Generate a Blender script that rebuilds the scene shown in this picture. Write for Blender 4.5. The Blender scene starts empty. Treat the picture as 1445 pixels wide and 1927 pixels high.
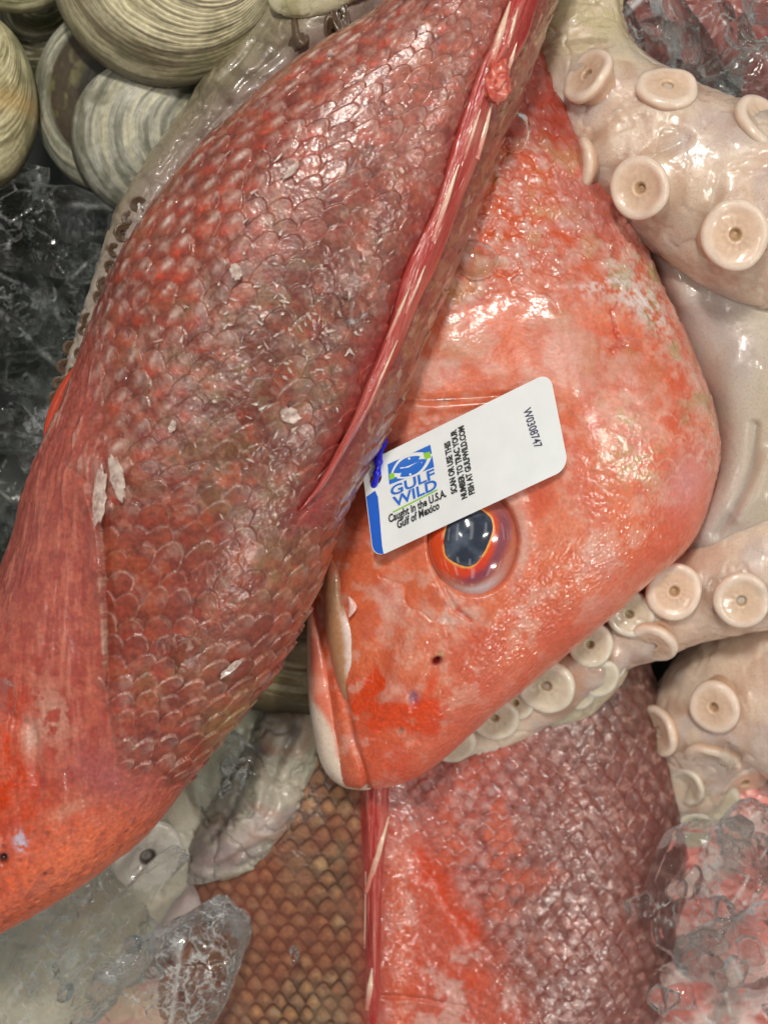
import bpy, bmesh, math, random
import numpy as np
from mathutils import Vector
from mathutils.geometry import tessellate_polygon

random.seed(11)
RNG = np.random.default_rng(7)
SC = bpy.context.scene
COL = SC.collection

# ------------------------------------------------------------------ frame
K = 1.868e-4            # metres per photo pixel on the reference plane (height 0)
HP = 2944.0             # camera height in the same units (0.55 m)
def P(px, py, h):
    px = np.asarray(px, float); py = np.asarray(py, float); h = np.asarray(h, float)
    f = (HP - h) / HP * K
    return np.stack(np.broadcast_arrays((px - 722.5) * f, -(py - 963.5) * f, h * K), -1)
def proj(v):
    h = v[..., 2] / K
    f = (HP - h) / HP * K
    return v[..., 0] / f + 722.5, 963.5 - v[..., 1] / f, h

# ------------------------------------------------------------------ camera
cam_d = bpy.data.cameras.new('camera'); cam = bpy.data.objects.new('camera', cam_d); COL.objects.link(cam)
cam.location = (0, 0, HP * K); cam.rotation_euler = (0, 0, 0)
cam_d.sensor_fit = 'VERTICAL'; cam_d.sensor_height = 24; cam_d.lens = 12 * HP / 963.5
cam_d.clip_start = 0.01; cam_d.clip_end = 50
cam_d.dof.use_dof = True; cam_d.dof.focus_distance = (HP - 235) * K; cam_d.dof.aperture_fstop = 6.0
SC.camera = cam

# ------------------------------------------------------------------ world, lamps, exposure
wd = bpy.data.worlds.new('World'); SC.world = wd; wd.use_nodes = True
wn, wl = wd.node_tree.nodes, wd.node_tree.links
bg = wn['Background']
def wmath(op, a, b=None):
    m = wn.new('ShaderNodeMath'); m.operation = op
    for k, v in enumerate((a, b)):
        if v is None: continue
        if isinstance(v, (int, float)): m.inputs[k].default_value = v
        else: wl.new(v, m.inputs[k])
    return m.outputs[0]
wt = wn.new('ShaderNodeTexCoord'); wx_ = wn.new('ShaderNodeSeparateXYZ'); wl.new(wt.outputs['Generated'], wx_.inputs[0])
wz = wmath('MAXIMUM', wx_.outputs['Z'], 0.05)
pu_ = wmath('FRACT', wmath('MULTIPLY', wmath('DIVIDE', wx_.outputs['X'], wz), 1.7)); pv_ = wmath('FRACT', wmath('MULTIPLY', wmath('DIVIDE', wx_.outputs['Y'], wz), 0.9))
pan = wmath('MULTIPLY', wmath('MULTIPLY', wmath('LESS_THAN', pu_, 0.20), wmath('LESS_THAN', pv_, 0.45)), wmath('GREATER_THAN', wx_.outputs['Z'], 0.22))
hor = wmath('MULTIPLY', wmath('MAXIMUM', wmath('SUBTRACT', 0.45, wmath('ABSOLUTE', wx_.outputs['Z'])), 0.0), 0.8)      # unseen shop walls, brightened low down to whiten the ice edges
wl.new(wmath('ADD', wmath('ADD', wmath('MULTIPLY', pan, 2.1), hor), 0.05), bg.inputs[1]); bg.inputs[0].default_value = (0.97, 0.98, 0.94, 1)   # unseen ceiling panels added for fill and sparkle, over a dim shop
def lamp(name, x, y, z, sx, sy, watts, col, rot=0):
    l = bpy.data.lights.new(name, 'AREA'); l.shape = 'RECTANGLE'; l.size = sx; l.size_y = sy; l.energy = watts; l.color = col
    o = bpy.data.objects.new(name, l); COL.objects.link(o); o.location = (x, y, z)
    d = Vector((0, 0, 0)) - Vector((x, y, z)); o.rotation_euler = d.to_track_quat('-Z', 'Y').to_euler()
    o.rotation_euler.rotate_axis('Z', rot)
    return o
WARM = (1.0, 0.945, 0.86)
lamp('ceiling_lamp', -0.10, 0.56, 1.22, 0.06, 0.20, 8.6, WARM, 0.3)
lamp('ceiling_lamp', -0.50, 0.20, 1.45, 0.05, 0.20, 1.2, WARM, -0.2)
lamp('ceiling_lamp', 0.75, 0.02, 1.10, 0.05, 0.18, 3.1, WARM, 0.2)
lamp('ceiling_lamp', 0.85, -0.72, 1.05, 0.05, 0.18, 3.6, WARM, 0.5)
vs = SC.view_settings
SC.display_settings.display_device = 'sRGB'
vs.view_transform = 'Standard'; vs.look = 'None'; vs.exposure = 0.05; vs.gamma = 1.0; vs.use_curve_mapping = False
SC.render.engine = 'CYCLES'
SC.cycles.max_bounces = 14; SC.cycles.transmission_bounces = 12; SC.cycles.transparent_max_bounces = 12
SC.cycles.diffuse_bounces = 4; SC.cycles.glossy_bounces = 4
SC.cycles.use_denoising = True
SC.cycles.sample_clamp_indirect = 6.0

# ------------------------------------------------------------------ small maths
def S(r, g, b):
    c = np.array([r, g, b], float) / 255.0
    return np.where(c <= 0.04045, c / 12.92, ((c + 0.055) / 1.055) ** 2.4)
def sst(a, b, x):
    t = np.clip((x - a) / (b - a), 0, 1); return t * t * (3 - 2 * t)
def mix(c, col, m):
    return c * (1 - m[..., None]) + np.asarray(col) * m[..., None]
TAB = RNG.random((64, 64, 64)).astype(np.float32)
def nz(p, f, seed=0):
    """smooth value noise 0..1; p in photo-pixel units, f in cycles per unit"""
    q = p * f + np.array([17.3, 5.1, 9.7]) * (seed + 1)
    i = np.floor(q).astype(np.int64); t = (q - i).astype(np.float32); t = t * t * (3 - 2 * t)
    i &= 63; j = (i + 1) & 63
    x0, y0, z0 = i[..., 0], i[..., 1], i[..., 2]; x1, y1, z1 = j[..., 0], j[..., 1], j[..., 2]
    tx, ty, tz = t[..., 0], t[..., 1], t[..., 2]
    a = TAB[x0, y0, z0] * (1 - tx) + TAB[x1, y0, z0] * tx
    b = TAB[x0, y1, z0] * (1 - tx) + TAB[x1, y1, z0] * tx
    c = TAB[x0, y0, z1] * (1 - tx) + TAB[x1, y0, z1] * tx
    d = TAB[x0, y1, z1] * (1 - tx) + TAB[x1, y1, z1] * tx
    return (a * (1 - ty) + b * ty) * (1 - tz) + (c * (1 - ty) + d * ty) * tz
def fbm(p, f, o=4, seed=0, g=0.5):
    s = 0; a = 1; t = 0
    for k in range(o):
        s = s + a * nz(p, f * 2.03 ** k, seed + 3 * k); t += a; a *= g
    return s / t
def hsh(i, j, k=0):
    return TAB[(i * 7 + k * 11) & 63, (j * 13 + k * 5) & 63, (i + 3 * j + k * 17) & 63]
def cr(pts, n):
    """Catmull-Rom through pts, n samples"""
    p = np.asarray(pts, float); m = len(p)
    e = np.vstack([2 * p[0] - p[1], p, 2 * p[-1] - p[-2]])
    t = np.linspace(0, m - 1, n); i = np.minimum(t.astype(int), m - 2); f = (t - i)[:, None]
    a, b, c, d = e[i], e[i + 1], e[i + 2], e[i + 3]
    return 0.5 * (2 * b + (c - a) * f + (2 * a - 5 * b + 4 * c - d) * f ** 2 + (3 * b - a - 3 * c + d) * f ** 3)
def pdist(px, py, pl):
    """distance to a polyline and the side (positive on its right in the picture)"""
    d = np.full(np.shape(px), 1e9)
    for (x0, y0), (x1, y1) in zip(pl[:-1], pl[1:]):
        ex, ey = x1 - x0, y1 - y0; L = ex * ex + ey * ey + 1e-9
        t = np.clip(((px - x0) * ex + (py - y0) * ey) / L, 0, 1)
        d = np.minimum(d, np.hypot(px - x0 - t * ex, py - y0 - t * ey))
    return d
def inpoly(px, py, pg):
    r = np.zeros(np.shape(px), bool)
    for (x0, y0), (x1, y1) in zip(pg, pg[1:] + pg[:1]):
        if y0 == y1: continue
        c = ((y0 > py) != (y1 > py)) & (px < (x1 - x0) * (py - y0) / (y1 - y0) + x0); r ^= c
    return r
def pmask(px, py, pg, w=15):
    d = pdist(px, py, pg + pg[:1]); return sst(-w, w, np.where(inpoly(px, py, pg), d, -d))
def blob(px, py, x, y, rx, ry=None, a=0):
    ry = ry or rx; c, s = math.cos(math.radians(a)), math.sin(math.radians(a)); dx, dy = px - x, py - y
    return np.exp(-(((dx * c + dy * s) / rx) ** 2 + ((-dx * s + dy * c) / ry) ** 2))

# ------------------------------------------------------------------ objects
def thing(name, label, cat, loc, group=None):
    o = bpy.data.objects.new(name, None); COL.objects.link(o); o.location = loc; o.empty_display_size = 0.01
    o['label'] = label; o['category'] = cat
    if group: o['group'] = group
    return o
def tag(o, label, cat, group=None):
    o['label'] = label; o['category'] = cat
    if group: o['group'] = group
    return o
def origin_of(o):
    v = Vector((0, 0, 0))
    while o is not None:
        v += o.location; o = o.parent
    return np.array(v)
def link_mesh(name, verts, faces, mat, parent=None, col=None, smooth=True, centre=True):
    """verts in world space; faces = list of index arrays (n,3)/(n,4)"""
    verts = np.asarray(verts, float).reshape(-1, 3)
    o = bpy.data.objects.new(name, bpy.data.meshes.new(name)); me = o.data
    if parent is not None: o.parent = parent
    base = origin_of(parent)
    loc = verts.mean(0) if centre else base
    if parent is None: loc = np.array([verts[:, 0].mean(), verts[:, 1].mean(), verts[:, 2].min()])
    o.location = Vector(loc - base)
    fl = [np.asarray(f, np.int32) for f in faces if len(f)]
    me.vertices.add(len(verts)); me.vertices.foreach_set('co', (verts - loc).astype(np.float32).ravel())
    idx = np.concatenate([f.ravel() for f in fl]); tot = np.concatenate([np.full(len(f), f.shape[1], np.int32) for f in fl])
    me.loops.add(len(idx)); me.loops.foreach_set('vertex_index', idx)
    me.polygons.add(len(tot)); me.polygons.foreach_set('loop_start', np.concatenate([[0], np.cumsum(tot)[:-1]]).astype(np.int32))
    me.polygons.foreach_set('loop_total', tot); me.polygons.foreach_set('use_smooth', np.full(len(tot), smooth))
    me.update(calc_edges=True); me.validate()
    if col is not None:
        c = np.ones((len(verts), 4), np.float32); c[:, :3] = np.clip(np.asarray(col).reshape(-1, 3), 0, 1)
        at = me.color_attributes.new('Col', 'FLOAT_COLOR', 'POINT'); at.data.foreach_set('color', c.ravel())
    me.materials.append(mat); COL.objects.link(o)
    return o
def gridf(nu, nv, closed=True):
    i = np.arange(nu - 1)[:, None]; j = np.arange(nv if closed else nv - 1)[None]
    k = (j + 1) % nv
    return np.stack(np.broadcast_arrays(i * nv + j, i * nv + k, (i + 1) * nv + k, (i + 1) * nv + j), -1).reshape(-1, 4)
def capf(nu, nv, c0, c1):
    j = np.arange(nv); k = (j + 1) % nv; b = (nu - 1) * nv
    return np.concatenate([np.stack([k, j, np.full(nv, c0)], 1), np.stack([b + j, b + k, np.full(nv, c1)], 1)])
def grid_obj(name, V, mat, parent=None, col=None, caps=True, flip=False):
    nu, nv = V.shape[:2]; v = V.reshape(-1, 3); f = [gridf(nu, nv)]
    c = None if col is None else np.asarray(col).reshape(-1, 3)
    if caps:
        v = np.vstack([v, V[0].mean(0), V[-1].mean(0)]); f.append(capf(nu, nv, nu * nv, nu * nv + 1))
        if c is not None: c = np.vstack([c, np.asarray(col)[0].mean(0), np.asarray(col)[-1].mean(0)])
    if flip: f = [x[:, ::-1] for x in f]
    return link_mesh(name, v, f, mat, parent, c)
def gnormals(V):
    du = np.gradient(V, axis=0); dv = np.roll(V, -1, 1) - np.roll(V, 1, 1)
    n = np.cross(du, dv); n /= np.linalg.norm(n, axis=-1, keepdims=True) + 1e-20
    c = V.mean(1, keepdims=True)
    flip = (n * (V - c)).sum(-1).mean() < 0
    return (-n if flip else n), flip

# ------------------------------------------------------------------ materials
def mat_new(name):
    m = bpy.data.materials.new(name); m.use_nodes = True
    return m, m.node_tree.nodes, m.node_tree.links, m.node_tree.nodes['Principled BSDF']
def flesh(name, rough=0.35, coat=0.8, coat_rough=0.06, bumps=((1800, 0.25, 0.0003),), sss=0.0, sss_r=(1, 0.35, 0.25), sss_s=0.003,
          speck=None, spec=0.5, tone=0.12, tone_f=900):
    """wet animal surface: pigment from the mesh attribute, fine noise, wet film on top"""
    m, n, l, b = mat_new(name)
    at = n.new('ShaderNodeAttribute'); at.attribute_name = 'Col'
    tc = n.new('ShaderNodeTexCoord')
    nt = n.new('ShaderNodeTexNoise'); nt.inputs['Scale'].default_value = tone_f; nt.inputs['Detail'].default_value = 6
    l.new(tc.outputs['Object'], nt.inputs['Vector'])
    mr = n.new('ShaderNodeMapRange'); mr.inputs['From Min'].default_value = 0.3; mr.inputs['From Max'].default_value = 0.7
    mr.inputs['To Min'].default_value = 1 - tone; mr.inputs['To Max'].default_value = 1 + tone
    l.new(nt.outputs['Fac'], mr.inputs['Value'])
    mu = n.new('ShaderNodeVectorMath'); mu.operation = 'SCALE'
    l.new(at.outputs['Color'], mu.inputs[0]); l.new(mr.outputs['Result'], mu.inputs['Scale'])
    out = mu.outputs['Vector']
    if speck:
        sc, thr, colr, amt = speck
        sn = n.new('ShaderNodeTexNoise'); sn.inputs['Scale'].default_value = sc; sn.inputs['Detail'].default_value = 2
        l.new(tc.outputs['Object'], sn.inputs['Vector'])
        sr = n.new('ShaderNodeMapRange'); sr.inputs['From Min'].default_value = thr; sr.inputs['From Max'].default_value = thr + 0.08
        sr.inputs['To Max'].default_value = amt; l.new(sn.outputs['Fac'], sr.inputs['Value'])
        mx = n.new('ShaderNodeMix'); mx.data_type = 'RGBA'; l.new(sr.outputs['Result'], mx.inputs['Factor'])
        l.new(out, mx.inputs['A']); mx.inputs['B'].default_value = (*colr, 1); out = mx.outputs['Result']
    l.new(out, b.inputs['Base Color'])
    b.inputs['Roughness'].default_value = rough; b.inputs['Specular IOR Level'].default_value = spec
    b.inputs['Coat Weight'].default_value = coat; b.inputs['Coat Roughness'].default_value = coat_rough; b.inputs['Coat IOR'].default_value = 1.36
    if sss:
        b.inputs['Subsurface Weight'].default_value = sss; b.inputs['Subsurface Radius'].default_value = sss_r
        b.inputs['Subsurface Scale'].default_value = sss_s
    prev = None
    for sc, st, dist in bumps:
        t = n.new('ShaderNodeTexNoise'); t.inputs['Scale'].default_value = sc; t.inputs['Detail'].default_value = 4
        l.new(tc.outputs['Object'], t.inputs['Vector'])
        bp = n.new('ShaderNodeBump'); bp.inputs['Strength'].default_value = st; bp.inputs['Distance'].default_value = dist
        l.new(t.outputs['Fac'], bp.inputs['Height'])
        if prev: l.new(prev.outputs['Normal'], bp.inputs['Normal'])
        prev = bp
    if prev:
        l.new(prev.outputs['Normal'], b.inputs['Normal']); l.new(prev.outputs['Normal'], b.inputs['Coat Normal'])
    return m
def plain(name, col, rough=0.4, coat=0.0, noise=0.06, nf=400, bump=0.0):
    m, n, l, b = mat_new(name)
    tc = n.new('ShaderNodeTexCoord'); nt = n.new('ShaderNodeTexNoise'); nt.inputs['Scale'].default_value = nf; nt.inputs['Detail'].default_value = 5
    l.new(tc.outputs['Object'], nt.inputs['Vector'])
    rp = n.new('ShaderNodeValToRGB'); c = np.asarray(col)
    rp.color_ramp.elements[0].position = 0.3; rp.color_ramp.elements[1].position = 0.7
    rp.color_ramp.elements[0].color = (*np.clip(c * (1 - noise), 0, 1), 1); rp.color_ramp.elements[1].color = (*np.clip(c * (1 + noise), 0, 1), 1)
    l.new(nt.outputs['Fac'], rp.inputs['Fac']); l.new(rp.outputs['Color'], b.inputs['Base Color'])
    b.inputs['Roughness'].default_value = rough; b.inputs['Coat Weight'].default_value = coat; b.inputs['Coat Roughness'].default_value = 0.08
    if bump:
        bp = n.new('ShaderNodeBump'); bp.inputs['Strength'].default_value = bump; bp.inputs['Distance'].default_value = 0.0006
        l.new(nt.outputs['Fac'], bp.inputs['Height']); l.new(bp.outputs['Normal'], b.inputs['Normal'])
    return m
def ice_mat(name, tint=(0.97, 0.985, 0.98), frost_glint=0.35, bump=0.35, fs=70, clear=0.42, lines=False, ridge=0.5, rim_shine=0.55, base=0.0, bs=160):
    m, n, l, b = mat_new(name)
    b.inputs['Base Color'].default_value = (*tint, 1); b.inputs['Transmission Weight'].default_value = 1.0
    b.inputs['IOR'].default_value = 1.31; b.inputs['Roughness'].default_value = 0.015
    tc = n.new('ShaderNodeTexCoord')
    t = n.new('ShaderNodeTexNoise'); t.inputs['Scale'].default_value = bs; t.inputs['Detail'].default_value = 3; t.inputs['Distortion'].default_value = 1.2
    l.new(tc.outputs['Object'], t.inputs['Vector'])
    bp = n.new('ShaderNodeBump'); bp.inputs['Strength'].default_value = bump; bp.inputs['Distance'].default_value = 0.0016
    l.new(t.outputs['Fac'], bp.inputs['Height']); l.new(bp.outputs['Normal'], b.inputs['Normal'])
    # milky frozen-in patches; the lines variant paints white threads for specular squiggles
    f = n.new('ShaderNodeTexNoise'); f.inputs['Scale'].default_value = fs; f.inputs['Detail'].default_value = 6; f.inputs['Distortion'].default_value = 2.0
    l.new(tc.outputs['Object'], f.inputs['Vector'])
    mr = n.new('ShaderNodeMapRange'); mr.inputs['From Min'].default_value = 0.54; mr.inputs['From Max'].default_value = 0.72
    mr.inputs['To Max'].default_value = frost_glint
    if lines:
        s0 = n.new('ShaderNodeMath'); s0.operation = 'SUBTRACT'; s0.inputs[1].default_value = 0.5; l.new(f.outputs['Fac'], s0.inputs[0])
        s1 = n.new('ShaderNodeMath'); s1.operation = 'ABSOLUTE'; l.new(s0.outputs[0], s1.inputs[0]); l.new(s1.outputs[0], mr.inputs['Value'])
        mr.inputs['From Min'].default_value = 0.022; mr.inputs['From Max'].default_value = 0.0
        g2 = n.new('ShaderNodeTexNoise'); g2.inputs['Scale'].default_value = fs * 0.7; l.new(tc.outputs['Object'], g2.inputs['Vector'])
        g3 = n.new('ShaderNodeMapRange'); g3.inputs['From Min'].default_value = 0.5; g3.inputs['From Max'].default_value = 0.62; g3.inputs['To Max'].default_value = frost_glint
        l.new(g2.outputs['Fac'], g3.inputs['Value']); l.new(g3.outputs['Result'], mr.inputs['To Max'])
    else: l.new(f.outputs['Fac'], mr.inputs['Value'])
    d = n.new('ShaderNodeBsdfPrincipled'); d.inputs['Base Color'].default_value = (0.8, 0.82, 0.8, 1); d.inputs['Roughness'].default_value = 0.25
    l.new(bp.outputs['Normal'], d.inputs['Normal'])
    ra = n.new('ShaderNodeAttribute'); ra.attribute_name = 'Col'; rs = n.new('ShaderNodeMath'); rs.operation = 'MULTIPLY_ADD'; rs.inputs[1].default_value = ridge; rs.use_clamp = True; ba = n.new('ShaderNodeMath'); ba.operation = 'ADD'; ba.inputs[1].default_value = base; l.new(mr.outputs['Result'], ba.inputs[0])
    l.new(ra.outputs['Fac'], rs.inputs[0]); l.new(ba.outputs[0], rs.inputs[2])
    tp = n.new('ShaderNodeBsdfTransparent'); tp.inputs['Color'].default_value = (*tint, 1); m0 = n.new('ShaderNodeMixShader'); m0.inputs['Fac'].default_value = clear
    l.new(b.outputs['BSDF'], m0.inputs[1]); l.new(tp.outputs['BSDF'], m0.inputs[2])
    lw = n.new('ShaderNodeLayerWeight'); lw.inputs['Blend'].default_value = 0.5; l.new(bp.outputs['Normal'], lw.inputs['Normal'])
    lr = n.new('ShaderNodeMapRange'); lr.inputs['From Min'].default_value = 0.62; lr.inputs['From Max'].default_value = 0.95; lr.inputs['To Max'].default_value = rim_shine; l.new(lw.outputs['Facing'], lr.inputs['Value'])  # white mixed in at grazing angles, painting the bright edge reflections
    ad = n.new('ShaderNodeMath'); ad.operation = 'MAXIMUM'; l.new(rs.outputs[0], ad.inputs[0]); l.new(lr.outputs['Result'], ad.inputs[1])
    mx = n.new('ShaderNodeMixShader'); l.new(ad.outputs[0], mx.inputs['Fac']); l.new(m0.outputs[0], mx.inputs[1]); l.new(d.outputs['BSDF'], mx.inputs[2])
    l.new(mx.outputs['Shader'], n['Material Output'].inputs['Surface'])
    return m

M_FISHA = flesh('snapper_skin', 0.38, 0.85, 0.06, ((260, 0.24, 0.0010), (800, 0.36, 0.0004)), 0.04, sss_s=0.0015, tone=0.22, tone_f=800)
M_FISHB = flesh('snapper_head_skin', 0.36, 0.85, 0.07, ((260, 0.04, 0.0009), (1000, 0.19, 0.0004)), 0.10, sss_s=0.0025, tone=0.10, tone_f=900)
M_FISHC = flesh('snapper_back_skin', 0.34, 1.0, 0.03, ((300, 0.16, 0.0009), (800, 0.32, 0.0004)), 0.04, sss_s=0.0020, tone=0.14, tone_f=700)
M_FIN = flesh('fin_membrane', 0.30, 0.9, 0.06, ((600, 0.25, 0.0005),), 0.2, sss_s=0.002, tone=0.12)
M_OCTO = flesh('octopus_skin', 0.34, 1.0, 0.03, ((150, 0.10, 0.0016), (520, 0.26, 0.0006)), 0.5, (1, 0.66, 0.48), 0.006,
               speck=(2600, 0.60, S(120, 84, 62), 0.45), tone=0.05)
M_GREY = flesh('grey_octopus_skin', 0.32, 1.0, 0.03, ((240, 0.24, 0.0012), (800, 0.18, 0.0004)), 0.25, (1, 0.7, 0.5), 0.004,
               speck=(1500, 0.60, S(95, 84, 62), 0.5), tone=0.08)
M_SUCK = flesh('sucker_skin', 0.30, 1.0, 0.04, ((300, 0.16, 0.0008), (900, 0.12, 0.0004)), 0.4, (1, 0.65, 0.45), 0.004, speck=(2600, 0.66, S(130, 90, 65), 0.35), tone=0.05)
M_SHELL = flesh('clam_shell', 0.55, 0.12, 0.3, ((700, 0.35, 0.0005),), tone=0.16, tone_f=500)
M_EYE = flesh('eye_surface', 0.12, 1.0, 0.02, ((60, 0.06, 0.001),), 0.1, tone=0.08)
M_FLAKE = plain('dry_scale', S(222, 200, 188), 0.22, 0.8, 0.14, 900, 0.4)
_n, _l = M_FLAKE.node_tree.nodes, M_FLAKE.node_tree.links; _t = _n.new('ShaderNodeBsdfTransparent'); _x = _n.new('ShaderNodeMixShader'); _w = _n.new('ShaderNodeTexNoise'); _w.inputs['Scale'].default_value = 500
_m = _n.new('ShaderNodeMapRange'); _m.inputs['From Min'].default_value = 0.35; _m.inputs['From Max'].default_value = 0.65; _m.inputs['To Min'].default_value = 0.75; _m.inputs['To Max'].default_value = 0.15
_c = _n.new('ShaderNodeTexCoord'); _l.new(_c.outputs['Object'], _w.inputs['Vector']); _l.new(_w.outputs['Fac'], _m.inputs['Value']); _l.new(_m.outputs[0], _x.inputs['Fac']); _l.new(_n['Principled BSDF'].outputs[0], _x.inputs[1]); _l.new(_t.outputs[0], _x.inputs[2]); _l.new(_x.outputs[0], _n['Material Output'].inputs['Surface'])
M_ICE = ice_mat('clear_ice', frost_glint=0.75, bump=0.55, clear=0.14, lines=True, ridge=0.30, rim_shine=0.10, base=0.0, bs=95)
M_ICE_EDGE = ice_mat('edged_ice', frost_glint=0.75, bump=0.6, clear=0.24, lines=True, ridge=0.40, rim_shine=0.20, base=0.0, bs=75)
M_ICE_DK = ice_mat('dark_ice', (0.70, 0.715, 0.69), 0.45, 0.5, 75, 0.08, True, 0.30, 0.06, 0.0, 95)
M_ICE_ML = ice_mat('milky_ice', frost_glint=0.85, fs=42)
M_WATER = ice_mat('water', (1, 1, 1), 0.0, 0.05, clear=0.1, rim_shine=0.0)

# ------------------------------------------------------------------ lofts
def loft(st, nu, nt, nb, e=2.2, skew=None):
    """st rows: Lx,Ly,Rx,Ry,zc,b (photo pixels, heights in the same unit). Returns grid with its parameters."""
    s = cr(st, nu)
    L = P(s[:, 0], s[:, 1], s[:, 4]); R = P(s[:, 2], s[:, 3], s[:, 4])
    C = (L + R) / 2; A = (R - L) / 2; b = s[:, 5] * K
    th = np.concatenate([np.linspace(0, math.pi, nt, endpoint=False), np.linspace(math.pi, 2 * math.pi, nb, endpoint=False)])
    cx = -np.sign(np.cos(th)) * np.abs(np.cos(th)) ** (2 / e); cz = np.sign(np.sin(th)) * np.abs(np.sin(th)) ** (2 / e)
    V = C[:, None] + A[:, None] * cx[None, :, None]
    V[..., 2] += b[:, None] * cz[None]
    N, flip = gnormals(V)
    mid = V[:, nt // 2]; su = np.concatenate([[0], np.cumsum(np.linalg.norm(np.diff(mid, axis=0), axis=1))]) / K
    m = V[nu // 2]; d = np.linalg.norm(np.diff(np.vstack([m, m[:1]]), axis=0), axis=1); wv = np.concatenate([[0], np.cumsum(d)])[:-1] / K
    px, py, h = proj(V)
    return dict(V=V, N=N, flip=flip, su=np.broadcast_to(su[:, None], px.shape), wv=np.broadcast_to(wv[None], px.shape), px=px, py=py, h=h,
                q=V / K, nt=nt)
class Raster:
    """surface height (photo units) looked up by photo position"""
    def __init__(s, g):
        t = g['nt']; px, py, h = g['px'][:, :t].ravel(), g['py'][:, :t].ravel(), g['h'][:, :t].ravel()
        s.c = 4; s.x0 = -600; s.y0 = -400; W, H = 640, 720
        a = np.full((H, W), -1e9); i = ((py - s.y0) / s.c).astype(int); j = ((px - s.x0) / s.c).astype(int)
        ok = (i >= 0) & (i < H) & (j >= 0) & (j < W); np.maximum.at(a, (i[ok], j[ok]), h[ok])
        for _ in range(4):
            e = np.maximum.reduce([np.roll(a, 1, 0), np.roll(a, -1, 0), np.roll(a, 1, 1), np.roll(a, -1, 1)]); a = np.where(a < -1e8, e, a)
        s.a = a
    def __call__(s, px, py):
        y = np.clip((np.asarray(py, float) - s.y0) / s.c - 0.5, 0, s.a.shape[0] - 2); x = np.clip((np.asarray(px, float) - s.x0) / s.c - 0.5, 0, s.a.shape[1] - 2)
        i = y.astype(int); j = x.astype(int); fy = y - i; fx = x - j; a = s.a
        return (a[i, j] * (1 - fx) + a[i, j + 1] * fx) * (1 - fy) + (a[i + 1, j] * (1 - fx) + a[i + 1, j + 1] * fx) * fy
def scales(a, b, la=1.32, lb=0.66, jit=0.10, pe=2.0):
    """overlapping scales, free edges towards growing a. Returns t (root 0..edge 1), lateral, edge distance, ids"""
    T = np.zeros(a.shape); Lt = np.zeros(a.shape); E = np.full(a.shape, 0.4); I = np.floor(a).astype(np.int64); J = np.round(b).astype(np.int64)
    done = np.zeros(a.shape, bool); i0 = np.floor(a).astype(np.int64)
    for di in (-2, -1, 0, 1):
        i = i0 + di; off = 0.5 * (i & 1); j = np.round(b - off).astype(np.int64)
        ci = i + (hsh(i, j, 1) - 0.5) * 2 * jit; cj = j + off + (hsh(i, j, 2) - 0.5) * 2 * jit
        s = 0.9 + 0.2 * hsh(i, j, 3)
        ta = (a - ci) / (la * s); tb = (b - cj) / (lb * (0.95 + 0.12 * hsh(i, j, 4)))
        r = (np.maximum(ta, 0) ** pe + np.abs(tb) ** (pe + 0.15)) ** (1 / pe)
        ok = (~done) & (r < 1) & (ta > -0.6)
        T = np.where(ok, ta, T); Lt = np.where(ok, tb, Lt); E = np.where(ok, 1 - r, E); I = np.where(ok, i, I); J = np.where(ok, j, J)
        done |= ok
    return T, Lt, E, I, J

# ================================================================== SETTING
def tray():
    n = 60; xs = np.linspace(-500, 1950, n); ys = np.linspace(-500, 2450, n)
    X, Y = np.meshgrid(xs, ys); p = np.stack([X, Y, X * 0], -1)
    V = np.stack([(X - 722.5) * K * 1.2, -(Y - 963.5) * K * 1.2, (-520 + 40 * fbm(p, 0.006)) * K], -1)
    o = link_mesh('display_tray_floor', V.reshape(-1, 3), [gridf(n, n, False)[:, ::-1]], plain('tray_plastic', S(46, 52, 48), 0.35, 0.5, 0.3, 60, 0.4))
    o['kind'] = 'structure'
tray()

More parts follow.
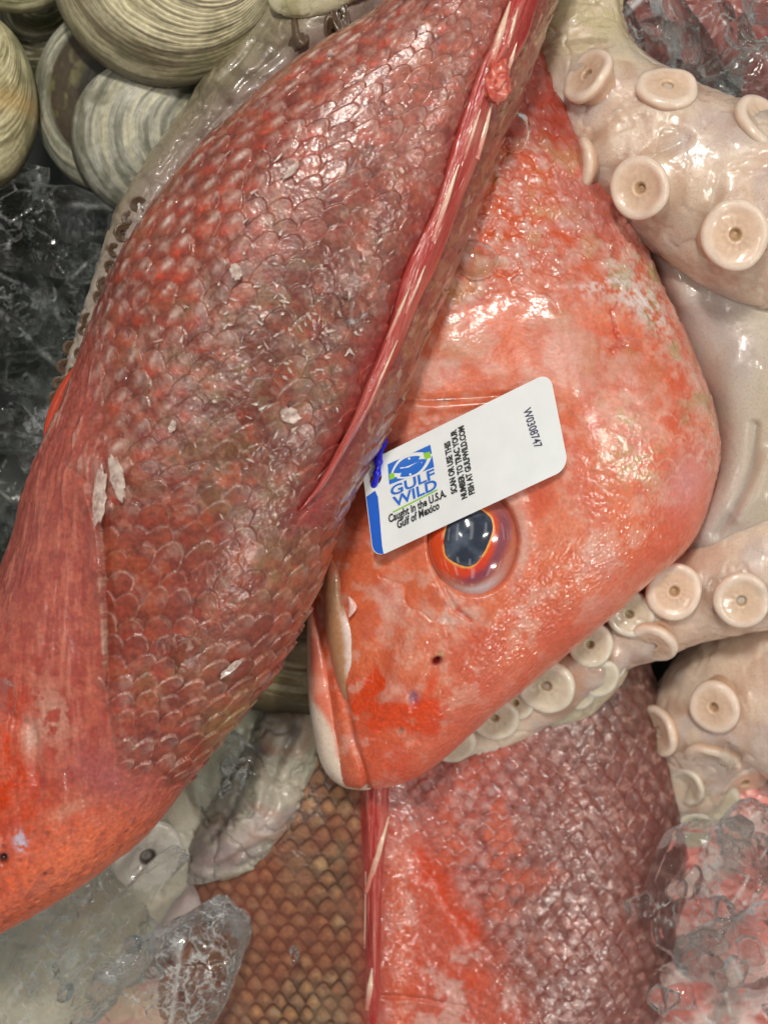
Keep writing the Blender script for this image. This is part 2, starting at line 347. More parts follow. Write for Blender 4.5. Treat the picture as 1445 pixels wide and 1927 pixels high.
# ================================================================== FISH A (upper left, tail up)
def fish_a():
    zc = 235
    st = [(800, -170, 1110, -190, zc, 120), (732, 0, 1045, 0, zc, 140), (560, 125, 985, 170, zc, 165), (440, 225, 945, 265, zc, 178), (335, 330, 900, 390, zc, 188),
          (233, 480, 849, 525, zc, 196), (165, 640, 778, 697, zc, 202), (120, 760, 735, 796, zc, 205), (60, 895, 683, 901, zc, 207), (22, 1040, 632, 1012, zc, 207),
          (-20, 1150, 580, 1150, zc, 203), (-80, 1300, 505, 1280, zc, 196), (-130, 1450, 385, 1435, zc, 182), (-200, 1580, 262, 1585, zc, 165),
          (-260, 1700, 105, 1700, zc, 140), (-330, 1800, -60, 1785, zc, 100), (-380, 1850, -220, 1840, zc, 50)]
    st = [s[:4] + (s[4], s[5]) for s in st]
    g = loft(st, 1050, 720, 90, 2.15)
    px, py, q = g['px'], g['py'], g['q']
    root = thing('red_snapper', 'large coarse-scaled red snapper lying head down across the left side, topmost of the pile', 'fish', Vector(P(400, 800, 30)))
    ras = Raster(g)
    # regions
    head = pmask(px + 50 * (fbm(q, 0.02, 3, 4) - 0.5), py + 40 * (fbm(q, 0.02, 3, 24) - 0.5), [(-700, 760), (30, 850), (110, 860), (160, 905), (188, 1000), (198, 1150), (203, 1330), (222, 1430), (300, 1470), (385, 1478), (460, 1400), (560, 1500), (300, 2100), (-700, 2100)], 16)
    belly = pmask(px, py, [(-300, 560), (150, 610), (185, 700), (190, 830), (180, 930), (100, 960), (-300, 960)], 45)
    finL = [(956, 0), (920, 91), (901, 130), (854, 266), (821, 380), (776, 476), (753, 525), (722, 600), (674, 690), (647, 775), (620, 841), (590, 905), (560, 960)]
    dfin = pdist(px, py, [(990, -60)] + [(x + 22, y + 8) for x, y in finL])
    flank = inpoly(px, py, [(1020, -60)] + [(x + 22, y + 8) for x, y in finL] + [(560, 1010), (640, 1100), (1400, 300), (1300, -200)]).astype(float)
    # scales: rows across the body, running along it
    a = -(g['su'] + 22 * nz(q, 0.008, 3) + 6 * nz(q, 0.02, 33)) / 38.0 + 200; b = g['wv'] / 46.0 + 0.16 * np.sin(g['su'] / 90) + 0.5 * nz(q, 0.006, 8) + 0.08 * nz(q, 0.022, 38)
    T, Lt, E, I, J = scales(a, b, 1.36, 0.69, 0.14, 1.75)
    r1, r2, r3 = hsh(I, J, 5), hsh(I, J, 6), hsh(I, J, 7)
    sm = (1 - head) * (1 - 0.8 * belly)
    low = sst(900, 1150, py)                         # crisp, larger-looking scales towards the head
    worn = np.clip(sst(0.45, 0.62, fbm(q, 0.010, 3, 21)) * (1 - 0.7 * low) * sst(200, 420, px), 0, 1)
    amp = (4.4 + 2.6 * low) * (1 - 0.45 * worn)
    hgt = amp * (np.clip(T, 0, 1) ** 1.1 - 0.10 * Lt ** 2 + (r2 - 0.5) * 0.5 * Lt) + (r1 - 0.5) * 2.5
    D = sm * hgt
    D += 3 * (fbm(q, 0.02, 2, 2) - 0.5) + 12 * (fbm(q, 0.006, 2, 9) - 0.5)
    D += sm * 1.7 * (fbm(q, 0.11, 3, 5) - 0.5) * (0.4 + worn)
    streak = fbm(np.stack([q[..., 0] * 1.0, q[..., 1] * 0.13, q[..., 2] * 1.0], -1), 0.09, 4, 31)
    D += np.maximum(head * 0.7, belly) * 7 * (streak - 0.5)
    # gill cover: a plate standing proud with a raised hind edge, cheek behind
    edge = [(120, 870), (165, 912), (188, 1000), (198, 1150), (203, 1330), (220, 1425)]
    de = pdist(px, py, edge); left = px < np.interp(py, [p[1] for p in edge], [p[0] for p in edge])
    gc = sst(860, 960, py) * (1 - sst(1210, 1340, py))
    D += gc * np.where(left, 11 * np.exp(-(de / 30) ** 2) + 3, -9 * np.exp(-(de / 14) ** 2))
    D += -7 * np.exp(-(pdist(px, py, [(-20, 1330), (60, 1370), (72, 1480), (30, 1560), (-40, 1600)]) / 12) ** 2)
    D += -14 * blob(px, py, 6, 1616, 9)
    D += np.clip(head, 0, 1) * 0.8 * (nz(q, 0.30, 14) - 0.5) * sst(1380, 1480, py)
    # root furrow of the fin
    D += -6 * np.exp(-(dfin / 26) ** 2) * (py < 960)
    # ---------------- pigment
    base = np.empty(px.shape + (3,)); base[:] = S(156, 70, 58)
    n1 = fbm(q, 0.006, 3, 40); n2 = fbm(q, 0.02, 4, 41); n3 = fbm(q, 0.06, 4, 42); n4 = fbm(q, 0.15, 3, 43)
    c = mix(base, S(192, 122, 112), sst(0.42, 0.66, n1) * 0.7 * sst(650, 250, py))
    c = mix(c, S(186, 84, 66), sst(0.5, 0.25, n1) * 0.6)
    top = sst(420, 60, py) * sst(560, 700, px)
    c = mix(c, S(172, 104, 92), top * 0.7)
    cen = blob(px, py, 500, 720, 230, 330, 15)
    c = mix(c, S(120, 62, 48), np.clip(cen * 1.1, 0, 0.92))
    c = mix(c, S(142, 104, 70), sst(0.52, 0.7, n2) * (cen * 0.8 + 0.5 * blob(px, py, 380, 1030, 190, 120)))
    c = mix(c, S(140, 98, 84), sst(0.5, 0.68, fbm(q, 0.014, 3, 44)) * cen * 0.5)
    c = mix(c, S(146, 66, 56), low * 0.55 * (1 - head))
    c = mix(c, S(172, 138, 92), np.clip(blob(px, py, 440, 1345, 90, 45, -40) + 0.6 * blob(px, py, 250, 1260, 60, 60) + 0.7 * blob(px, py, 500, 1080, 70, 50) + 0.5 * blob(px, py, 330, 1240, 90, 50), 0, 1) * sst(0.38, 0.6, n2))
    # per scale marks
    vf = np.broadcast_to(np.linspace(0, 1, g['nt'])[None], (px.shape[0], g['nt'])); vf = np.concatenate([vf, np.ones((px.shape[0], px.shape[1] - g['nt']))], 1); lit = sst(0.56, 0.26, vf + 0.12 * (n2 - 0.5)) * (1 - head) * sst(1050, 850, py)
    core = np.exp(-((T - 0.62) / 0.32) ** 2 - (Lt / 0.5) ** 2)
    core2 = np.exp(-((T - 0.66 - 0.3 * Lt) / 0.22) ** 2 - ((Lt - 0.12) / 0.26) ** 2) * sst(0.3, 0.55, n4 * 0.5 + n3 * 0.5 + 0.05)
    c = mix(c, S(244, 224, 220), sm * core2 * lit * (0.45 + 0.55 * r2) * sst(0.22, 0.42, n3 + 0.1))  # pale scale centres, whitened further to paint the top light on this side
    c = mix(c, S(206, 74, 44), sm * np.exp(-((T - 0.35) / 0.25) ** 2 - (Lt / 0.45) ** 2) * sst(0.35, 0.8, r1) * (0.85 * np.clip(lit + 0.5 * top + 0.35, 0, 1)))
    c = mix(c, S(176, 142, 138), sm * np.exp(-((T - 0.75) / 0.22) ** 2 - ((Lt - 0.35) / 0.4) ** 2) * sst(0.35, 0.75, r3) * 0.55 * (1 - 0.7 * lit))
    c = mix(c, c * (0.80 + 0.38 * r2[..., None]), sm * 0.8)
    # root of each scale is dark skin, the free rim is pale horn
    c = mix(c, c * 0.55, sm * sst(0.36, 0.12, T) * 0.55 * (1 - 0.4 * worn))
    rim = sst(0.10, 0.03, E) * (T > 0.15)
    c = mix(c, S(206, 172, 156), sm * rim * (0.16 + 0.5 * low * r3) * sst(0.35, 0.6, n4))
    an = fbm(np.stack([q[..., 0] * 0.8 + q[..., 1] * 0.35, q[..., 1] * 0.5 - q[..., 0] * 0.2, q[..., 2] * 0.7], -1), 0.085, 4, 47)
    c = mix(c, S(206, 158, 146), sm * sst(0.56, 0.70, an) * 0.45 * (1 - 0.4 * low) * (1 - 0.5 * cen)); c = mix(c, S(120, 52, 44), sm * sst(0.44, 0.30, an) * 0.5)
    c = mix(c, S(186, 92, 60), sm * sst(0.56, 0.68, fbm(q, 0.045, 4, 48)) * 0.45); c = mix(c, S(150, 122, 92), sm * sst(0.58, 0.7, fbm(q, 0.035, 4, 49)) * 0.4 * (cen + 0.3))
    c = mix(c, S(70, 55, 48), 0.6 * blob(px, py, 492, 640, 16, 20) * sst(0.4, 0.6, n4))
    # belly and throat streaks
    c = mix(c, S(206, 98, 84), belly * 0.65); c = mix(c, S(228, 186, 176), np.clip(belly, 0, 1) * sst(0.56, 0.74, streak) * 0.65)
    # head
    hc = np.empty(px.shape + (3,)); hc[:] = S(170, 80, 72)
    hc = mix(hc, S(222, 96, 58), sst(1430, 1590, py - 0.15 * px)); hc = mix(hc, S(236, 122, 84), blob(px, py, 130, 1640, 190, 70, -35) * 0.85)
    hc = mix(hc, S(206, 62, 6), np.clip(blob(px, py, -10, 1430, 80, 140) * 1.4, 0, 1))
    hc = mix(hc, S(208, 128, 112), sst(0.52, 0.72, streak) * 0.55 * sst(1500, 1350, py)); hc = mix(hc, S(170, 70, 60), sst(0.5, 0.3, streak) * 0.45)
    hc = mix(hc, S(205, 172, 160), np.clip(blob(px, py, 100, 1345, 34, 60, -15) * sst(0.42, 0.55, n3) + blob(px, py, 60, 1390, 20, 40), 0, 1) * 0.75)
    hc = mix(hc, S(212, 150, 128), blob(px, py, 128, 1525, 45, 12, -25) * 0.7)
    hc = mix(hc, S(208, 118, 96), sst(0.45, 0.6, n3) * 0.35)
    hc = mix(hc, S(170, 92, 100), blob(px, py, 200, 1460, 70, 40, 30) * 0.5)
    hc = mix(hc, S(110, 50, 38), (sst(0.80, 0.84, nz(q, 0.085, 70)) * 0.4) * sst(1470, 1560, py))
    hc = mix(hc, S(60, 20, 24), np.clip(blob(px, py, 6, 1616, 9) * 1.4 + blob(px, py, 85, 1642, 4), 0, 1))
    hc = mix(hc, S(196, 186, 212), np.clip(blob(px, py, 40, 1583, 11, 17, -15) * 1.6, 0, 1) * sst(0.3, 0.5, n4))
    hc = mix(hc, S(222, 200, 184), np.exp(-(pdist(px, py, [(193, 1090), (198, 1180), (200, 1245)]) / 3.5) ** 2) * sst(0.35, 0.55, n4) * 0.9)
    hc = mix(hc, S(120, 84, 70), np.exp(-(de / 16) ** 2) * (~left) * 0.6)
    hc = mix(hc, S(140, 70, 60), blob(px, py, 110, 1045, 16, 8) * 0.6)
    c = mix(c, hc, head)
    # far flank beyond the fin
    fl = np.empty(px.shape + (3,)); fl[:] = S(158, 88, 74)
    fl = mix(fl, S(176, 130, 96), sst(0.5, 0.66, n3) * 0.7); fl = mix(fl, S(126, 58, 48), sst(0.5, 0.3, n2) * 0.6)
    fl = mix(fl, S(212, 176, 150), sst(0.62, 0.72, fbm(q * np.array([1, 0.35, 1]), 0.09, 3, 46)) * 0.7)
    c = mix(c, fl, flank * (1 - head) * sst(1020, 940, py) * 0.9)
    c = mix(c, S(168, 62, 66), np.exp(-(dfin / 34) ** 2) * (py < 990) * 0.7)
    c *= (0.56 + 0.42 * n4 + head * (0.20 - 0.22 * n4 + 0.06))[..., None]
    c *= np.array([1.03, 0.985, 0.90])
    V = g['V'] + g['N'] * (D * K)[..., None]
    grid_obj('body', V, M_FISHA, root, c, flip=g['flip'])
    # ---- dorsal fin, folded flat on the back
    Lf = cr(finL, 420); Rf = cr([(1014, 0), (987, 83), (950, 144), (925, 210), (909, 277), (870, 374), (840, 457), (815, 516), (795, 555), (752, 660), (715, 735), (686, 790), (650, 850), (612, 912), (566, 962)], 420)
    nar = (0.45 * sst(480, 700, Lf[:, 1]))[:, None]; Lf = Lf * (1 - nar) + Rf * nar
    top0 = np.array([[990, -110], [1060, -110]]); Lf = np.vstack([np.linspace([1000, -110], Lf[0], 50)[:-1], Lf]); Rf = np.vstack([np.linspace([1062, -110], Rf[0], 50)[:-1], Rf])
    fin_mesh(root, ras, Lf, Rf, 21, [(960, 2, 921, 128, 7), (972, 80, 948, 150, 5), (974, 14, 954, 90, 3.5), (926, 190, 896, 300, 6), (904, 205, 872, 300, 3.5), (863, 309, 812, 455, 6),
             (772, 538, 728, 640, 3.2), (800, 500, 762, 590, 3.6), (748, 640, 690, 770, 3)], 61)
    # torn knot of membrane on the fin
    kx, ky = 932, 152; th = np.linspace(0, 2 * math.pi, 48, endpoint=False); pr = np.linspace(0.02, math.pi - 0.02, 30)
    d = np.stack([np.sin(pr)[:, None] * np.cos(th), np.sin(pr)[:, None] * np.sin(th), np.broadcast_to(np.cos(pr)[:, None], (30, 48))], -1)
    rr = 1 + 1.1 * (fbm(d * 20, 0.13, 4, 8) - 0.5)
    hk = float(ras(kx, ky)) + 20
    Vk = P(kx, ky, hk) + d * rr[..., None] * (np.array([24, 36, 17]) * K)
    ck = mix(np.broadcast_to(S(196, 82, 66), d.shape) * 1.0, S(222, 130, 110), sst(0.45, 0.65, fbm(d * 20, 0.2, 3, 3)))
    grid_obj('torn_membrane', Vk, M_FIN, root, ck, flip=gnormals(Vk)[1])
    # ---- belly fin, orange, showing at the lower left
    u = np.linspace(0, 1, 70)[:, None]; v = np.linspace(0, 2 * math.pi, 40, endpoint=False)[None]
    cx = np.interp(u, [0, .5, 1], [152, 122, 88]); cy = 690 + u * 150; wd_ = 26 * np.sin(np.pi * np.clip(u * 0.9 + 0.1, 0, 1)) ** 0.7 + 2
    Vf = P(cx - wd_ * np.cos(v), cy + 0 * v, 165 + 10 * np.sin(v) + 0.8 * np.sin(9 * np.cos(v)))
    pf = proj(Vf); cf = mix(np.broadcast_to(S(200, 62, 14), Vf.shape) * 1.0, S(140, 18, 8), sst(-0.1, 0.5, -np.cos(v) + 0 * u))
    grid_obj('pelvic_fin', Vf, M_FIN, root, cf, flip=gnormals(Vf)[1])
    return ras, root

def tube(pts, nu, nv, flat=1.0):
    """pts rows: px,py,h,r. Returns closed grid"""
    s = cr(pts, nu); c = P(s[:, 0], s[:, 1], s[:, 2]); r = s[:, 3] * K * (HP - s[:, 2]) / HP
    t = np.gradient(c, axis=0); t /= np.linalg.norm(t, axis=1, keepdims=True)
    side = np.cross(t, [0, 0, 1.0]); side /= np.linalg.norm(side, axis=1, keepdims=True) + 1e-12; up = np.cross(side, t)
    th = np.linspace(0, 2 * math.pi, nv, endpoint=False)
    return c[:, None] + r[:, None, None] * (side[:, None] * np.cos(th)[None, :, None] + flat * up[:, None] * np.sin(th)[None, :, None]), s

def fin_mesh(root, ras, Lf, Rf, hump, spines, seed):
    n = len(Lf); m = 64; q = np.linspace(0, 1, m)[None]
    X = Lf[:, :1] * (1 - q) + Rf[:, :1] * q; Y = Lf[:, 1:] * (1 - q) + Rf[:, 1:] * q
    def sm(a):
        k = np.ones(25) / 25; return np.convolve(np.pad(a, 12, 'edge'), k, 'valid')
    hl = sm(ras(Lf[:, 0] - 4, np.maximum(Lf[:, 1], 0))); hr = sm(ras(Rf[:, 0] - 6, np.maximum(Rf[:, 1], 0)))
    ss = np.concatenate([[0], np.cumsum(np.hypot(*np.diff(Lf, axis=0).T))])[:, None]
    end = sst(ss.max(), ss.max() - 160, ss)
    p = np.stack([q * 60 + 0 * X, ss * 0.11 + 0 * X, 0 * X], -1)
    fold = fbm(p + 3 * (fbm(p, 0.05, 2, seed + 2) - 0.5)[..., None], 0.085, 4, seed)
    hump2 = (0.35 + 0.65 * end) * hump
    H = hl[:, None] * (1 - q) + hr[:, None] * q + hump2 * np.sin(np.pi * q) ** 0.55 + 16 * (fold - 0.5) * np.sin(np.pi * q) ** 0.5 * end - 4
    Vt = P(X, Y, H); Vb = P(X, Y, H - 14 - hump2 * np.sin(np.pi * q) ** 0.55)
    V = np.concatenate([Vt, Vb[:, ::-1]], 1)
    c = np.empty(X.shape + (3,)); c[:] = S(176, 62, 56)
    c = mix(c, S(204, 112, 100), sst(0.48, 0.70, fold) * 0.75); c = mix(c, S(168, 34, 32), sst(0.46, 0.3, fold) * 0.8)
    f2 = fbm(np.stack([q * 60 + 0 * X, ss * 0.05 + 0 * X, 0 * X + 5], -1), 0.5, 3, seed + 5)
    c = mix(c, S(226, 160, 146), sst(0.6, 0.76, f2) * 0.35); c = mix(c, S(200, 80, 40), sst(0.55, 0.7, fbm(p, 0.05, 2, seed + 9)) * 0.5)
    c = np.concatenate([c, c[:, ::-1]], 1)
    fo = grid_obj('dorsal_fin', V, M_FIN, root, c, flip=gnormals(V)[1])
    def hf(x, y):
        d = (X - x) ** 2 + (Y - y) ** 2; return H.ravel()[d.argmin()]
    for (x0, y0, x1, y1, r) in spines:
        t = np.linspace(0, 1, 12)
        pts = [(x0 + (x1 - x0) * k, y0 + (y1 - y0) * k, hf(x0 + (x1 - x0) * k, y0 + (y1 - y0) * k) + 2 - 4 * k, max(0.8, r * (0.18 + 0.82 * min(1, k * 2.2)))) for k in t]
        Vs, s = tube(pts, 40, 14, 0.7); tt = np.linspace(0, 1, 40)[:, None] + np.zeros((1, 14))
        cs = mix(np.broadcast_to(S(232, 200, 176), Vs.shape) * 1.0, S(206, 120, 104), sst(0.22, 0.95, tt) * 0.95)
        grid_obj('fin_spine', Vs, M_FIN, fo, cs, flip=gnormals(Vs)[1])

RAS_A, FA = fish_a()

# ================================================================== FISH B (head in the middle)
def fish_b():
    zc = 10
    st = [(668, 1483, 705, 1484, zc, 14), (640, 1474, 768, 1472, zc, 52), (622, 1440, 835, 1428, zc, 88), (606, 1370, 928, 1340, zc, 116), (594, 1290, 1010, 1272, zc, 136), (584, 1200, 1110, 1188, zc, 153),
          (575, 1110, 1213, 1100, zc, 168), (568, 1000, 1305, 1012, zc, 180), (560, 880, 1346, 880, zc, 188), (550, 780, 1336, 770, zc, 190), (540, 670, 1302, 660, zc, 188),
          (540, 560, 1250, 555, zc, 182), (560, 450, 1205, 450, zc, 176), (600, 340, 1160, 340, zc, 168), (620, 200, 1100, 220, zc, 155), (640, 60, 1020, 90, zc, 140), (660, -60, 960, -40, zc, 120)]
    g = loft(st, 800, 640, 80, 2.25)
    px, py, q = g['px'], g['py'], g['q']
    root = thing('red_snapper', 'salmon-coloured red snapper with its smooth head and dark eye showing, wearing a white tag', 'fish', Vector(P(950, 900, -150)))
    ras = Raster(g)
    wx = px + 90 * (fbm(q, 0.02, 5, 50) - 0.5); wy = py + 90 * (fbm(q, 0.02, 5, 51) - 0.5)
    a = g['su'] / 36.0; b = g['wv'] / 44.0 + 0.4 * nz(q, 0.006, 8)
    T, Lt, E, I, J = scales(a, b)
    r1, r2, r3 = hsh(I, J, 5), hsh(I, J, 6), hsh(I, J, 7)
    n1 = fbm(q, 0.006, 3, 60); n2 = fbm(q, 0.02, 4, 61); n3 = fbm(q, 0.06, 4, 62); n4 = fbm(q, 0.16, 3, 63)
    scaled = sst(640, 470, wy + 0.12 * (wx - 900))
    rimz = pmask(wx, wy, [(1120, 470), (1190, 420), (1260, 560), (1345, 780), (1360, 900), (1300, 860), (1290, 720), (1215, 610), (1130, 570)], 26)
    D = scaled * (4.2 * (np.clip(T, 0, 1) ** 1.3 - 0.25 * Lt ** 2) + 2 * (r1 - 0.5)) * (0.4 + 0.6 * sst(0.35, 0.6, n2)) + scaled * 5 * (fbm(np.stack([q[..., 0] * 0.5, q[..., 1], q[..., 2]], -1), 0.07, 3, 59) - 0.5)
    D += 3 * (n2 - 0.5) + 14 * (n1 - 0.5) + (0.12 + 1.9 * np.maximum(scaled, rimz)) * 2.2 * (n3 - 0.5) * 2
    D += rimz * 2.5 * (np.clip(T, 0, 1) - 0.3)
    # eye socket, creases, nostrils, mouth furrow
    ex, ey = 890, 1018; re = np.hypot((px - ex) / 86, (py - ey) / 102)
    D += 3.5 * np.exp(-((re - 1.2) / 0.2) ** 2) * (0.4 + 1.2 * n2) - 26 * sst(1.06, 0.86, re)
    D += -5 * np.exp(-(pdist(px, py, [(815, 1060), (838, 1110), (858, 1148), (882, 1165)]) / 5) ** 2)
    D += -1.6 * np.exp(-(pdist(wx, wy, [(735, 1090), (770, 1140), (835, 1180), (842, 1220)]) / 4) ** 2)
    D += -16 * blob(px, py, 822, 1243, 8, 6, -35) - 7 * blob(px, py, 776, 1312, 11, 14)
    D += 4 * np.exp(-(pdist(px, py, [(802, 1240), (786, 1280), (768, 1315), (766, 1338)]) / 8) ** 2)
    D += -10 * np.exp(-(pdist(px, py, [(592, 1130), (615, 1190), (632, 1260), (650, 1340), (664, 1400), (682, 1450), (690, 1484)]) / 7) ** 2)
    wr = fbm(np.stack([q[..., 0] * 0.35 + q[..., 1] * 0.1, q[..., 1], q[..., 2]], -1), 0.06, 4, 58); D += 5 * (np.abs(wr - 0.5) * 2) * np.clip(blob(px, py, 750, 1385, 110, 50, -8), 0, 1)
    D += -4 * np.exp(-(pdist(px, py, [(740, 748), (800, 752), (900, 748), (960, 744)]) / 6) ** 2) + 4 * np.exp(-(pdist(px, py, [(740, 762), (820, 768), (940, 758)]) / 8) ** 2)
    D += -4 * np.exp(-(pdist(wx, wy, [(1163, 575), (1160, 610), (1152, 640)]) / 5) ** 2)
    D += 10 * np.exp(-(pdist(px, py, [(1075, 740), (1060, 660), (1050, 600), (1090, 540)]) / 45) ** 2)
    D += 7 * np.exp(-(pdist(px, py, [(838, 1120), (800, 1190), (765, 1260), (735, 1310)]) / 24) ** 2) - 6 * np.exp(-(pdist(px, py, [(760, 1110), (725, 1190), (705, 1270)]) / 26) ** 2) + 5 * np.exp(-(pdist(px, py, [(975, 1090), (930, 1170), (850, 1290), (800, 1350)]) / 30) ** 2)
    peb = nz(q, 0.26, 64); D += 1.5 * (peb - 0.5) * sst(900, 1100, py + 0.6 * (px - 1000)) * sst(560, 760, py)
    # pigment
    c = np.empty(px.shape + (3,)); c[:] = S(226, 114, 74)
    c = mix(c, S(228, 140, 112), sst(0.44, 0.66, n1) * 0.6)
    c = mix(c, S(228, 178, 164), sst(0.52, 0.74, fbm(q, 0.014, 5, 65)) * 0.65)
    c = mix(c, S(216, 86, 50), sst(0.48, 0.74, fbm(q, 0.011, 5, 66)) * 0.85)
    c = mix(c, S(204, 104, 90), sst(0.5, 0.62, n2) * 0.3)
    vein = fbm(q + 14 * (n2 - 0.5)[..., None], 0.05, 5, 68); c = mix(c, S(232, 178, 158), sst(0.52, 0.72, vein) * 0.5); c = mix(c, S(206, 92, 62), sst(0.46, 0.34, vein) * 0.45)
    fore = np.exp(-(pdist(px, py, [(1330, 950), (1200, 1095), (1000, 1265), (880, 1370), (780, 1450)]) / 45) ** 2)
    c = mix(c, S(228, 108, 80), fore * 0.6)
    c = mix(c, S(224, 74, 26), np.clip(pmask(wx, wy, [(690, 1275), (718, 1278), (722, 1315), (800, 1330), (830, 1365), (800, 1385), (700, 1372), (672, 1345)], 7) + 0.8 * blob(px, py, 810, 1290, 10, 30, 20), 0, 1) * sst(0.3, 0.5, n3 + 0.06))
    c = mix(c, S(218, 76, 44), blob(wx, wy, 760, 1440, 85, 40, -25) * 0.7 * sst(0.4, 0.55, n2 + 0.05))
    c = mix(c, S(214, 92, 60), np.exp(-(pdist(px, py, [(836, 1106), (860, 1148), (885, 1168)]) / 5) ** 2) * 0.9)
    c = mix(c, S(226, 186, 172), blob(px, py, 845, 1155, 45, 45) * sst(0.4, 0.6, n3) * 0.8)
    # upper part: orange, pale and straw-coloured scale marks
    u = np.clip(scaled, 0, 1)
    sc = np.empty(px.shape + (3,)); sc[:] = S(204, 106, 82)
    st_ = fbm(np.stack([q[..., 0] * 0.55 + q[..., 1] * 0.25, q[..., 1], q[..., 2]], -1), 0.035, 4, 67)
    sc = mix(sc, S(208, 84, 34), sst(0.46, 0.6, st_) * 0.85); sc = mix(sc, S(212, 164, 150), sst(0.52, 0.7, n3) * 0.7)
    sc = mix(sc, S(196, 160, 112), sst(0.52, 0.68, n2) * 0.5)
    sc = mix(sc, S(224, 190, 182), np.exp(-((T - 0.7) / 0.2) ** 2 - (Lt / 0.5) ** 2) * r2 * 0.75)
    sc = mix(sc, S(214, 128, 106), blob(px, py, 1080, 560, 120, 60) * 0.4)
    sc = mix(sc, S(150, 40, 26), sst(330, 230, py) * 0.75)  # dark red here paints the shadow of the octopus arm and upper fish
    sc = mix(sc, S(188, 112, 104), pmask(px, py, [(1040, 330), (1140, 320), (1210, 440), (1190, 500), (1080, 430)], 30) * 0.6)
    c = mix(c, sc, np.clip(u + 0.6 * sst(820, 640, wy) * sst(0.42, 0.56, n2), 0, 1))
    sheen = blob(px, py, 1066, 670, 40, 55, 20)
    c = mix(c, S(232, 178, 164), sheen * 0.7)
    # pale and greenish slime along the nape
    c = mix(c, S(214, 190, 172), rimz * sst(0.36, 0.66, 0.5 * n3 + 0.5 * n4) * 0.8); c = mix(c, S(168, 160, 108), rimz * sst(0.52, 0.64, n2) * 0.7); c = mix(c, S(206, 96, 78), rimz * sst(0.56, 0.68, n4) * 0.6)
    c = mix(c, S(226, 214, 210), np.clip(blob(px, py, 1115, 540, 45, 18, -15) + blob(px, py, 1185, 555, 50, 26, 40) + blob(px, py, 1230, 590, 40, 22, 50), 0, 1) * sst(0.38, 0.62, 0.5 * n3 + 0.5 * n4) * 0.85)
    c = mix(c, S(186, 158, 108), np.clip(blob(px, py, 1200, 875, 60, 45) + blob(px, py, 1160, 790, 40, 40), 0, 1) * sst(0.48, 0.6, n3) * 0.75)
    c = mix(c, S(222, 160, 160), blob(px, py, 1290, 905, 40, 60, 20) * 0.6)
    cell = sst(0.13, 0.04, E) * blob(px, py, 1200, 850, 110, 110)
    c = mix(c, S(226, 190, 170), cell * 0.5)
    c = mix(c, S(190, 40, 16), np.exp(-(pdist(wx, wy, [(1163, 575), (1160, 610), (1152, 640)]) / 5) ** 2) * 0.6)
    c = mix(c, S(80, 66, 50), np.clip(blob(px, py, 838, 752, 22, 3) + 0.8 * blob(px, py, 756, 1372, 5, 6) + 0.6 * blob(px, py, 720, 1352, 5, 4), 0, 1) * 0.8)
    c = mix(c, S(120, 14, 14), np.clip(blob(px, py, 821, 1244, 9, 7, -35) * 1.5, 0, 1)); c = mix(c, S(196, 170, 130), blob(px, py, 829, 1230, 7, 5) * 0.7)
    c = mix(c, S(150, 96, 124), np.clip(blob(px, py, 778, 1312, 9, 12) * 1.3, 0, 1) * 0.8)
    c = mix(c, S(226, 196, 186), np.exp(-((re - 1.12) / 0.12) ** 2) * sst(930, 1010, px) * 0.7)
    c *= (0.80 + 0.26 * n4)[..., None]
    V = g['V'] + g['N'] * (D * K)[..., None]
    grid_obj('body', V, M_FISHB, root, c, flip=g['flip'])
    # ---- eye
    r = np.linspace(0.002, 1, 90)[:, None]; f = np.linspace(0, 2 * math.pi, 160, endpoint=False)[None]
    X = ex + 88 * r * np.cos(f); Y = ey + 102 * r * np.sin(f); h0 = float(ras(ex, ey)) - 22
    H = h0 + 44 * np.sqrt(np.clip(1 - (r * 0.985) ** 2, 0, 1)) - 4 * sst(0.9, 1, r) + 0 * f
    pup = [(835, 1022), (839, 1044), (850, 1055), (866, 1063), (881, 1066), (896, 1059), (906, 1046), (915, 1030), (926, 1000), (925, 980), (915, 967), (896, 957), (870, 957), (848, 975), (838, 1000)]
    pupc = [tuple(x) for x in cr(pup + [pup[0]], 90)[:-1]]
    dd = pdist(X, Y, pupc + pupc[:1]); ins = inpoly(X, Y, pupc); dd = np.where(ins, 0, dd)
    ang = np.arctan2(Y - 1010, X - 880)
    nE = fbm(np.stack([X, Y, 0 * X], -1), 0.05, 3, 90)
    c = np.empty(X.shape + (3,)); c[:] = S(196, 112, 86)
    wj = 10 * np.cos(ang - 2.4)
    c = mix(c, S(226, 82, 42), sst(30, 12, dd - wj + 14 * (nE - 0.4))); c = mix(c, S(214, 60, 66), sst(34, 22, dd) * np.exp(-((ang - 1.3) / 0.5) ** 2) * 0.5)
    pu = sst(8, 22, dd - 0.5 * wj + 10 * (nE - 0.5)) * sst(46, 26, dd) * sst(-1.4, -0.3, ang) * sst(2.1, 1.4, ang); c = mix(c, S(120, 66, 92), pu * 0.75)
    c = mix(c, S(214, 204, 208), sst(32, 48, dd) * np.exp(-((ang - 1.45) / 0.55) ** 2) * 0.85)
    c = mix(c, S(170, 100, 74), sst(46, 60, dd) * sst(0.9, 0.2, ang) * 0.8)
    c = mix(c, S(176, 84, 56), sst(24, 34, dd) * sst(1.9, 2.6, np.abs(ang)) * 0.6)
    c = mix(c, S(246, 178, 100), sst(2.5 + 7 * nE, 0.8, dd) * (~ins) * sst(0.25, 0.5, nE))
    c = mix(c, S(44, 48, 58), ins.astype(float))
    V = P(X, Y, H); eye = grid_obj('eye', V, M_EYE, root, c, flip=not gnormals(V)[1] if False else gnormals(V)[1])
    # pupil: its own glassy lens
    k = np.linspace(0.01, 1, 26)[:, None]; pc = np.array(pupc); cx, cy = pc.mean(0)
